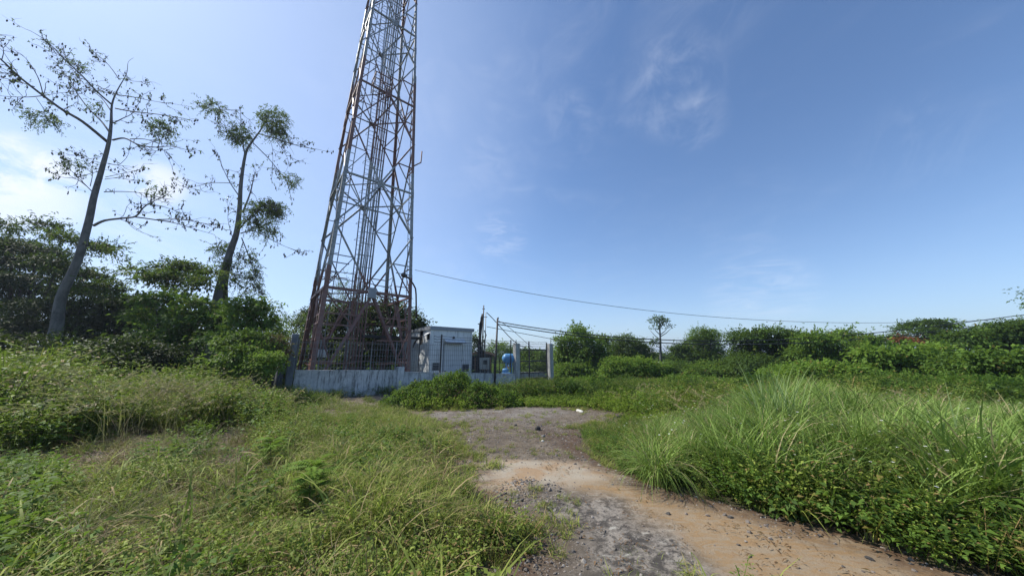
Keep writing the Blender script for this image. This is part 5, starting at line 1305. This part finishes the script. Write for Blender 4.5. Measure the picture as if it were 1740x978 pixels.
scatter('weed_grass', C_mid, on_ground(x[~w1 & ~w2], y[~w1 & ~w2]), 'arching grass among the left weed field', 'grass', Hh[~w1 & ~w2]*1.45, .2)
x, y = rand_pts(-20, -3.5, 6.2, 12, 4.5); k = ~in_yard(x, y) & inview(x, y, 2) & (fbm(x*.5, y*.5, 29) > .5); x, y = x[k], y[k]; pxx = px_of(x, y)
Hh = np.interp(pxx, [-400, 0, 150, 300, 420, 500, 640], [2.1, 2.0, 1.85, 1.55, 1.4, .9, .4])
scatter('seeding_grass', C_plume, on_ground(x, y), 'straw coloured seeding grass plumes nodding over the left weeds', 'grass', Hh*rng.uniform(.8, 1.05, len(x)), .18)
# short grass around wall foot and left middle
x, y = rand_pts(-8, -.5, 6.2, 14.5, 46); k = ~in_yard(x, y) & (track_side(x, y) < .0) & (rng.uniform(size=len(x)) > bare_amt(x, y)*.85) & (px_of(x, y) > 430); x, y = x[k], y[k]
k = fbm(x*.9, y*.9, 31) > .33; x, y = x[k], y[k]
scatter('verge_grass', C_short, on_ground(x, y), 'fine low grass between the weeds and the track', 'grass', rng.uniform(.55, 1.2, len(x)), .25)
# C: creeper carpet behind the track, right of centre
x, y = rand_pts(-3.5, 16, 8.8, 24, 20); k = ~in_yard(x, y) & (track_side(x, y) < -.05) & (is_right(x, y) | (y > 11.5)); x, y = x[k], y[k]
fd = -((x-LC.x)*W_.x+(y-LC.y)*W_.y); lowf = np.where((fd < 5.5) & (px_of(x, y) > 640) & (px_of(x, y) < 890) & (((x-LC.x)*U.x+(y-LC.y)*U.y) < 14.5), .38, 1.0)
nz = fbm(x*.4, y*.4, 37); lo = (y < 14) & (x < 5.5) 
a_ = lo & (nz > .3); scatter('creeper_carpet', C_creep, on_ground(x[a_], y[a_]), 'yellow green creepers carpeting the ground behind the track', 'creeper', np.stack([rng.uniform(.8, 1.4, a_.sum()), rng.uniform(.8, 1.4, a_.sum()), rng.uniform(.7, 2.6, a_.sum())*np.clip(fbm(x[a_]*.9, y[a_]*.9, 39)*2.2-.3, .5, 1.6)*lowf[a_]], 1), .15)
b_ = ~a_; hh = (.15+1.1*fbm(x*.6, y*.6, 41))*np.interp(x, [-2, 3, 8, 14], [1.05, 1.25, 1.4, 1.5])*np.interp(y, [9, 13, 18], [.9, 1.3, 1.7])*lowf; s_ = rng.uniform(size=len(x)) < .55
px_ = px_of(x, y); hh = np.minimum(hh, cap(x, y, np.interp(px_, [900, 1350, 1500, 1740], [641, 641, 636, 650]))*rng.uniform(.55, 1.25, len(x)))
scatter('green_weeds', C_weed, on_ground(x[b_ & s_], y[b_ & s_]), 'knee high leafy weeds on the open ground at right', 'weeds', hh[b_ & s_], .15)
scatter('green_undergrowth', C_broad, on_ground(x[b_ & ~s_], y[b_ & ~s_]), 'bright broad-leaved undergrowth on the open ground at right', 'weeds', hh[b_ & ~s_]*.9, .15)
# far cover
x, y = rand_pts(-42, 75, 15, 58, 3.6); k = ~in_yard(x, y) & inview(x, y, 3) & ((y > 23) | (x > 15) | (x < -14)); x, y = x[k], y[k]
wide = protos('wide_weed', [pm('weed', weed(22, 1.0, 1.4, .22, 16, 200+s, .6, .2, .2)) for s in range(4)], L_mid)
hf_ = np.clip(.2+2.0*fbm(x*.3, y*.3, 43), .5, 1.7)*np.interp(x, [-18, -10, 0, 10, 25], [1.35, 1.1, .8, 1.0, 1.25]); hf_ = np.where(x > -2, np.minimum(hf_, cap(x, y, 640, .25)), hf_)
scatter('far_undergrowth', wide, on_ground(x, y), 'green undergrowth before the tree line', 'undergrowth', hf_, .1)
# D: right front mass
x, y = rand_pts(.4, 15, 1.6, 9.5, 54); ts = track_side(x, y); k = (ts < -.0) & is_right(x, y) & inview(x, y, 1.2); x, y, ts = x[k], y[k], ts[k]; dt = -ts; pxx = px_of(x, y)
hmax = np.interp(pxx, [985, 1040, 1110, 1180, 1260, 1340, 1450, 1600, 1740, 2000], [.34, .46, .58, .66, .9, 1.15, 1.05, .95, .95, 1.0])*np.clip(.35+dt*.75, .35, 1)*np.clip(.40+1.25*fbm(x*1.7, y*1.7, 47, 2), .45, 1.35)
ytop = np.interp(pxx, [985, 1110, 1200, 1290, 1340, 1420, 1500, 1740, 2000], [720, 698, 680, 650, 634, 642, 660, 676, 690])
hmax = np.minimum(hmax, np.maximum(1.6+.022*y-(ytop-603)/525*y, .2)*rng.uniform(.62, 1.08, len(x)))
u = rng.uniform(size=len(x)); g_ = fbm(x*.8+9, y*.8, 53)
tall = (u < .50+.9*(g_-.5)+.30*sstep(.7, 1.3, dt)*(pxx > 1250)+.22*np.exp(-((pxx-1370)/110)**2)) & (dt > .38) & (pxx > 1100); herb = ~tall & (u < .85); gr = ~tall & ~herb
scatter('tall_grass', C_tall, on_ground(x[tall], y[tall]), 'dense waist high green grass right of the track', 'grass', np.clip(hmax[tall]*1.15, .3, 1.8), .16)
s_ = herb & (rng.uniform(size=len(x)) < .5)
scatter('leafy_herbs', C_weed, on_ground(x[s_], y[s_]), 'leafy herbs filling the verge right of the track', 'herbs', np.clip(hmax[s_]*.85, .22, 1), .2)
s2 = herb & ~s_
scatter('verge_herbs', C_herbg, on_ground(x[s2], y[s2]), 'low leafy herbs spilling over the right edge of the track', 'herbs', np.clip(hmax[s2]*1.6, .45, 1.7), .2)
scatter('verge_tufts', C_mid, on_ground(x[gr], y[gr]), 'grass tufts among the herbs right of the track', 'grass', np.clip(hmax[gr]*1.2, .35, 1.3), .22)
x, y = rand_pts(1.0, 12, 1.8, 8, 5.5); ts = track_side(x, y); k = (ts < -.25) & is_right(x, y) & (fbm(x*.8, y*.8, 59) > .42); x, y = x[k], y[k]; pxx = px_of(x, y)
hf = np.interp(pxx, [985, 1110, 1260, 1340, 1740], [.35, .62, .85, .95, .95])
scatter('white_flowers', C_flower, on_ground(x, y), 'tiny white daisy-like flowers dotted over the right verge', 'flowers', np.stack([np.ones(len(x)), np.ones(len(x)), hf*rng.uniform(.6, 1.05, len(x))], 1), .05)
x, y = rand_pts(.8, 12, 1.8, 9, 4.0); ts = track_side(x, y); k = (ts < -.05) & is_right(x, y) & inview(x, y); x, y, ts = x[k], y[k], ts[k]
scatter('dry_stems', C_straw, on_ground(x, y), 'dry bent stems along the right verge', 'grass', np.clip(.4+(-ts)*.5, .4, 1.1), .4)
x, y = rand_pts(4, 12, 6, 12, 1.8); k = is_right(x, y) & (fbm(x*.5, y*.5, 63) > .5); x, y = x[k], y[k]
scatter('pale_seed_grass', C_plume, on_ground(x, y), 'pale seeding grass behind the tall right grass', 'grass', rng.uniform(.9, 1.3, len(x)), .15)
# gravel, litter
x, y = rand_pts(-4.5, 8, 1.3, 12.5, 900); ts = track_side(x, y); k = (ts > -.12) & inview(x, y, .3); x, y, ts = x[k], y[k], ts[k]
pal = PALE(x, y); org = ORANGE(x, y); mos = MOSSY(x, y)
pile = pxm([(640+180, 850), (850, 828), (900, 815), (940, 815), (960, 835), (960, 855), (900, 868), (850, 870)], .12, 71, .2)(x, y)
pile2 = pxm([(860, 900), (930, 890), (980, 930), (990, 985), (960, 1090), (840, 1090), (850, 940)], .12, 73, .2)(x, y)
pile3 = pxm([(1240, 885), (1330, 890), (1380, 915), (1300, 925), (1240, 905)], .1, 75, .2)(x, y)
dn = .22+.75*fbm(x*1.4, y*1.4, 67); dn = dn*(1-.88*pal)*(1-.90*org)*(1-.75*mos); dn = np.maximum(dn, np.maximum(pile*1.0, pile2*.9)); dn = np.maximum(dn, pile3*.45)*np.where(y > 9.2, .35, 1)
k = rng.uniform(size=len(x)) < dn*1.0; x, y = x[k], y[k]; pile = pile[k]; sz = rng.lognormal(0, .55, len(x))*.0085*(1+.6*pile)
scatter('gravel', C_peb, np.stack([x, y, zt(x, y)-sz*.05], 1), 'loose grey and brown gravel strewn over the track', 'gravel', np.clip(sz, .005, .04), .4)
x, y = rand_pts(-9, 9, 1.3, 12, 9); k = inview(x, y) & ((track_side(x, y) > -.4) | (bare_amt(x, y) > .2)); x, y = x[k], y[k]
scatter('leaf_litter', C_litter, np.stack([x, y, zt(x, y)*(track_side(x, y) > 0)+zg(x, y)*(track_side(x, y) <= 0)+.004], 1), 'brown dead leaves and twigs along the edges of the track', 'litter', rng.uniform(.5, 1.2, len(x)), .05)
x, y = rand_pts(-8, 4, 1.5, 12, 60); k = (bare_amt(x, y) > .35) & (track_side(x, y) < 0); x, y = x[k], y[k]
scatter('bare_patch_gravel', C_peb, np.stack([x, y, zg(x, y)+.004], 1), 'small stones on the bare patches left of the track', 'gravel', rng.lognormal(0, .5, len(x))*.012, .4)
# sparse tufts growing on the track
x, y = rand_pts(-3.5, 5, 1.6, 11, 14); ts = track_side(x, y); k = (ts > .0) & (fbm(x*1.5, y*1.5, 79) > .50-.05*(y > 7.5)) & (PALE(x, y) < .3) & (ORANGE(x, y) < .3); x, y = x[k], y[k]
scatter('track_tufts', C_short, on_ground(x, y, .0), 'thin grass seedlings sprouting on the track', 'grass', rng.uniform(.25, .5, len(x)), .25)
x, y = rand_pts(-3.5, 7, 1.6, 11.5, 60); ts = track_side(x, y); k = (ts > -.05) & (ts < .75) & (fbm(x*2.2, y*2.2, 83, 3)+.28*(.35-ts) > .55) & (~is_right(x+1.3, y) | (y > 8.2)) & (y > 2.2); x, y = x[k], y[k]
scatter('edge_grass', C_short, on_ground(x, y, .0), 'ragged grass creeping in from the edges of the track', 'grass', rng.uniform(.3, .75, len(x)), .3)
# foot of the wall inside and outside
x = []; 
for s in np.arange(0, 17, .16):
    if rng.uniform() < .7: q = LC+U*s-W_*rng.uniform(.15, .7); x.append((q.x, q.y, gz(q)-.02))
x = np.array(x); scatter('wall_foot_weeds', C_weed, x, 'weeds growing against the foot of the front wall', 'weeds', rng.uniform(.25, .7, len(x))*np.clip(fbm(x[:, 0]*1.1, x[:, 1]*1.1, 85)*2.4-.4, .3, 1.3), .2)
x, y = rand_pts(-12, 4, 14.5, 34, 5); k = in_yard(x, y); x, y = x[k], y[k]
scatter('yard_weeds', C_herbg, on_ground(x, y), 'low weeds on the ground of the fenced yard', 'weeds', rng.uniform(.6, 1.4, len(x)), .2)

# ------------------------------------------------------------------ single plants one can point to
def plant(name, label, cat, px, py, parts, grp=None, z0=None):
    x, y = G(px, py); root = empty(name, (x, y, gz((x, y))-.01), label, cat, grp)
    for nm, tup, mat in parts:
        o = link(nm, np_mesh(nm, tup[0], tup[1], rnd=tup[2]), mat, root)
    return root
def mound_np(seed, lobes, n, leaf, wid, up=.6):
    """leaves over a heap: lobes (x, y, radius x, radius y, height) in metres"""
    r = np.random.default_rng(seed); X = r.uniform(-3.4, 3.4, n*3); Y = r.uniform(-2, 2, n*3)
    H = np.zeros(n*3)
    for lx, ly, rx, ry, h in lobes: H = np.maximum(H, h*np.clip(1-((X-lx)/rx)**2-((Y-ly)/ry)**2, 0, 1)**.6)
    k = H > .06; X, Y, H = X[k][:n], Y[k][:n], H[k][:n]; m_ = len(X)
    f_ = r.uniform(0, 1, m_)**.35; rough_ = .34*(fbm(X*2.1+seed, Y*2.1, seed)-.5)*2+.22*(fbm(X*6, Y*6, seed+3, 2)-.5)*2
    Pn = np.stack([X, Y, H*f_+rough_*np.minimum(H, .6)], 1)
    A = r.normal(0, .6, (m_, 3)); A[:, 2] -= .1; N = np.stack([X*.25, Y*.5, np.full(m_, up)], 1)+r.normal(0, .5, (m_, 3))
    L = leaf*r.uniform(.6, 1.3, m_); V, Fq = leaf_mesh(Pn, A, N, L, L*wid); return V, Fq, np.clip(.5*r.uniform(0, 1, m_)+fbm(X*1.4, Y*1.4, seed+9)*.6, 0, 1)
ML = [(-1.2, 0, 1.4, 1.2, .80), (-.35, .1, .9, 1.1, 1.12), (.2, .2, .6, .9, 1.24), (.8, .0, 1.0, 1.1, .84), (1.55, .1, .9, 1.0, .56), (2.2, .1, .6, .8, .34), (-2.0, .0, .8, .9, .36)]
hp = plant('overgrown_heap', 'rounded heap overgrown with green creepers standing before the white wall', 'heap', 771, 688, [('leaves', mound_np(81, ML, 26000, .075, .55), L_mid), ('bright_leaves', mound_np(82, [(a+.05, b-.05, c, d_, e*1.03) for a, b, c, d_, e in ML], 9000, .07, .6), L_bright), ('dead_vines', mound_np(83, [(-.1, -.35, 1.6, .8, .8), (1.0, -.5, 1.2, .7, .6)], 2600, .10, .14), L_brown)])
o = link('shoots', np_mesh('shoots', *(lambda q: (q[0], q[1], q[2]))(sprays_np([((a, b_, e*.45), (c*.8, d_*.8, e*.55)) for a, b_, c, d_, e in ML], 520, .07, .5, .42, 88, 12, .35))), L_bright, hp)
o = link('dark_shoots', np_mesh('dark_shoots', *(lambda q: (q[0], q[1], q[2]))(sprays_np([((a, b_, e*.42), (c*.85, d_*.85, e*.55)) for a, b_, c, d_, e in ML], 420, .09, .5, .36, 89, 12, .5))), L_dark, hp)
b = blades(420, .62, 2.6, .008, .9, 4, .5, .9, 84, .6); bz = np.zeros(len(b[0]))
base = b[0].reshape(420, 10, 3)[:, :1, :2].repeat(10, 1).reshape(-1, 2)
for lx, ly, rx, ry, h in ML: bz = np.maximum(bz, h*np.clip(1-((base[:, 0]*1.7-lx)/rx)**2-((base[:, 1]-ly)/ry)**2, 0, 1)**.6)
vb = b[0].copy(); vb[:, 0] += base[:, 0]*.7; vb[:, 2] += bz*.75-.1
o = link('grass_blades', np_mesh('grass_blades', vb, b[1], rnd=b[2]), L_grass, hp, kind='stuff')
m = MB(); r = np.random.default_rng(5)
NXm, NYm = 25, 13; xs = np.linspace(-2.7, 2.7, NXm); ys = np.linspace(-1.1, 1.2, NYm); Xm, Ym = np.meshgrid(xs, ys); Hm = np.zeros(Xm.shape)
for lx, ly, rx, ry, h in ML: Hm = np.maximum(Hm, h*np.clip(1-((Xm-lx)/rx)**2-((Ym-ly)/ry)**2, 0, 1)**.6)
Vm = np.stack([Xm, Ym, Hm*.72-.12], -1).reshape(-1, 3); j, i = np.meshgrid(np.arange(NYm-1), np.arange(NXm-1), indexing='ij'); a = (j*NXm+i).ravel()
link('earth', np_mesh('earth', Vm, np.stack([a, a+1, a+NXm+1, a+NXm], 1), smooth=True), simple('heap_earth', (.045, .038, .024), (.03, .028, .018), 6, .95), hp)
plant('low_bush', 'low bush against the left end of the white wall', 'bush', 528, 671, [('leaves', mound_np(85, [(-.3, 0, 1.0, .6, .62), (.5, 0, .9, .5, .34)], 5000, .07, .5), L_mid)])
plant('low_bush', 'low green bush in front of the gate beside the concrete bracket', 'bush', 925, 668, [('leaves', mound_np(86, [(-.4, 0, 1.2, .7, .5), (.9, 0, 1.2, .7, .6)], 7000, .08, .55), L_mid)])
plant('low_bush', 'leafy bush right of the gate pillar', 'bush', 985, 668, [('leaves', mound_np(87, [(-.6, 0, 1.4, .8, .8), (.9, 0, 1.5, .8, .9)], 9000, .09, .55), L_mid)])
def clump(px, py, h, n, sd, label, w_=.011, spread=.3, outw=.75, mat=None, tall=0):
    ps = [('blades', blades(n, h, spread, w_, .75, 7, .45, outw, sd, .55), mat or L_tall)]
    if tall: ps.append(('tall_blades', blades(tall, h*1.25, spread*.5, w_*1.8, .25, 7, .25, .28, sd+1, .2), L_pale))
    return plant('tall_grass_clump', label, 'grass clump', px, py, ps)
L_pale = foliage('pale_blade', (.14, .22, .07), (.30, .38, .17), trans=.35)
clump(1120, 822, 1.02, 420, 91, 'fountain-shaped grass clump at the left end of the right verge', .011, .34, .95)
clump(1335, 790, 1.42, 760, 92, 'tallest pale-tipped grass clump standing above the right verge', .015, 1.1, .8, tall=60)
clump(1215, 790, 1.25, 260, 93, 'upright grass clump between the fountain-shaped and the tallest clump', .012, .35, .6)
clump(1480, 830, 1.15, 300, 94, 'arching grass clump in the middle of the right verge', .012, .5, .8)
clump(1640, 850, 1.2, 300, 95, 'arching grass clump near the right edge of the picture', .013, .5, .8, tall=10)
clump(1400, 860, .9, 220, 96, 'lower grass clump near the track below the tallest one', .011, .4, .8)
clump(770, 850, .50, 300, 97, 'leaning grass clump at the left edge of the pale concrete patch', .010, .45, 1.0, L_grass)
clump(690, 742, .52, 420, 98, 'soft rounded mound of fine grass left of the gravel', .007, .9, 1.0, L_grass)
for px, py, h, sd, lb in ((520, 880, .50, 1, 'feathery-leaved sapling in the near left grass, the largest of its kind'), (455, 800, .42, 2, 'small feathery sapling further left and lower than its neighbour'), (455, 735, .5, 3, 'feathery sapling in the shade of the left weeds')):
    m = MB(); m.tube([(0, 0, -.05), (.01, .0, h*.4), (-.03, .02, h*.8), (-.06, .02, h)], [.007, .006, .004, .002], 6)
    rt = plant('feathery_sapling', lb, 'sapling', px, py, [('leaves', fernlike(h, sd, 6, 7), L_bright)]); me = bpy.data.meshes.new('stem'); me.from_pydata(m.v, [], m.f); link('stem', me, M_bark2, rt)
plant('small_weed', 'thin upright weed growing from the orange soil at the bottom edge', 'weed', 1262, 990, [('leaves', weed(3, .26, .08, .03, 16, 7, .4, .3, .02), L_bright)])
plant('grass_tuft', 'small green tuft on the grey far end of the track', 'grass tuft', 865, 716, [('blades', blades(120, .22, .4, .008, .8, 3, .5, 1.0, 8, .5), L_grass)])
plant('grass_tuft', 'brownish tuft in the gravel left of the track centre', 'grass tuft', 815, 742, [('blades', blades(90, .16, .5, .007, .8, 3, .5, 1.0, 9, .5), L_straw)])
plant('grass_tuft', 'small tuft on the mossy concrete at the bottom edge', 'grass tuft', 1085, 950, [('blades', blades(90, .12, .35, .004, .8, 3, .5, 1.0, 10, .5), L_grass)])

# ------------------------------------------------------------------ air
HAZE = 0.0005
if HAZE > 0:
    m_, t_ = mat_base('thin_haze'); v_ = t_.n('ShaderNodeVolumePrincipled', i={'Color': (.74, .84, 1.0, 1), 'Density': HAZE, 'Anisotropy': .3}); t_.n('ShaderNodeOutputMaterial', i={'Volume': (v_, 'Volume')})
    hz = MB(); hz.box((250, 1235, 22.5), (5600, 2760, 49)); ho = hz.build('haze', m_); ho['kind'] = 'stuff'; tag(ho, 'thin bluish air between the near ground and the far hills', 'haze')

print('leaves', TOT, 'tris', sum(len(o.data.loop_triangles) if 0 else sum(1 for _ in ()) for o in []))
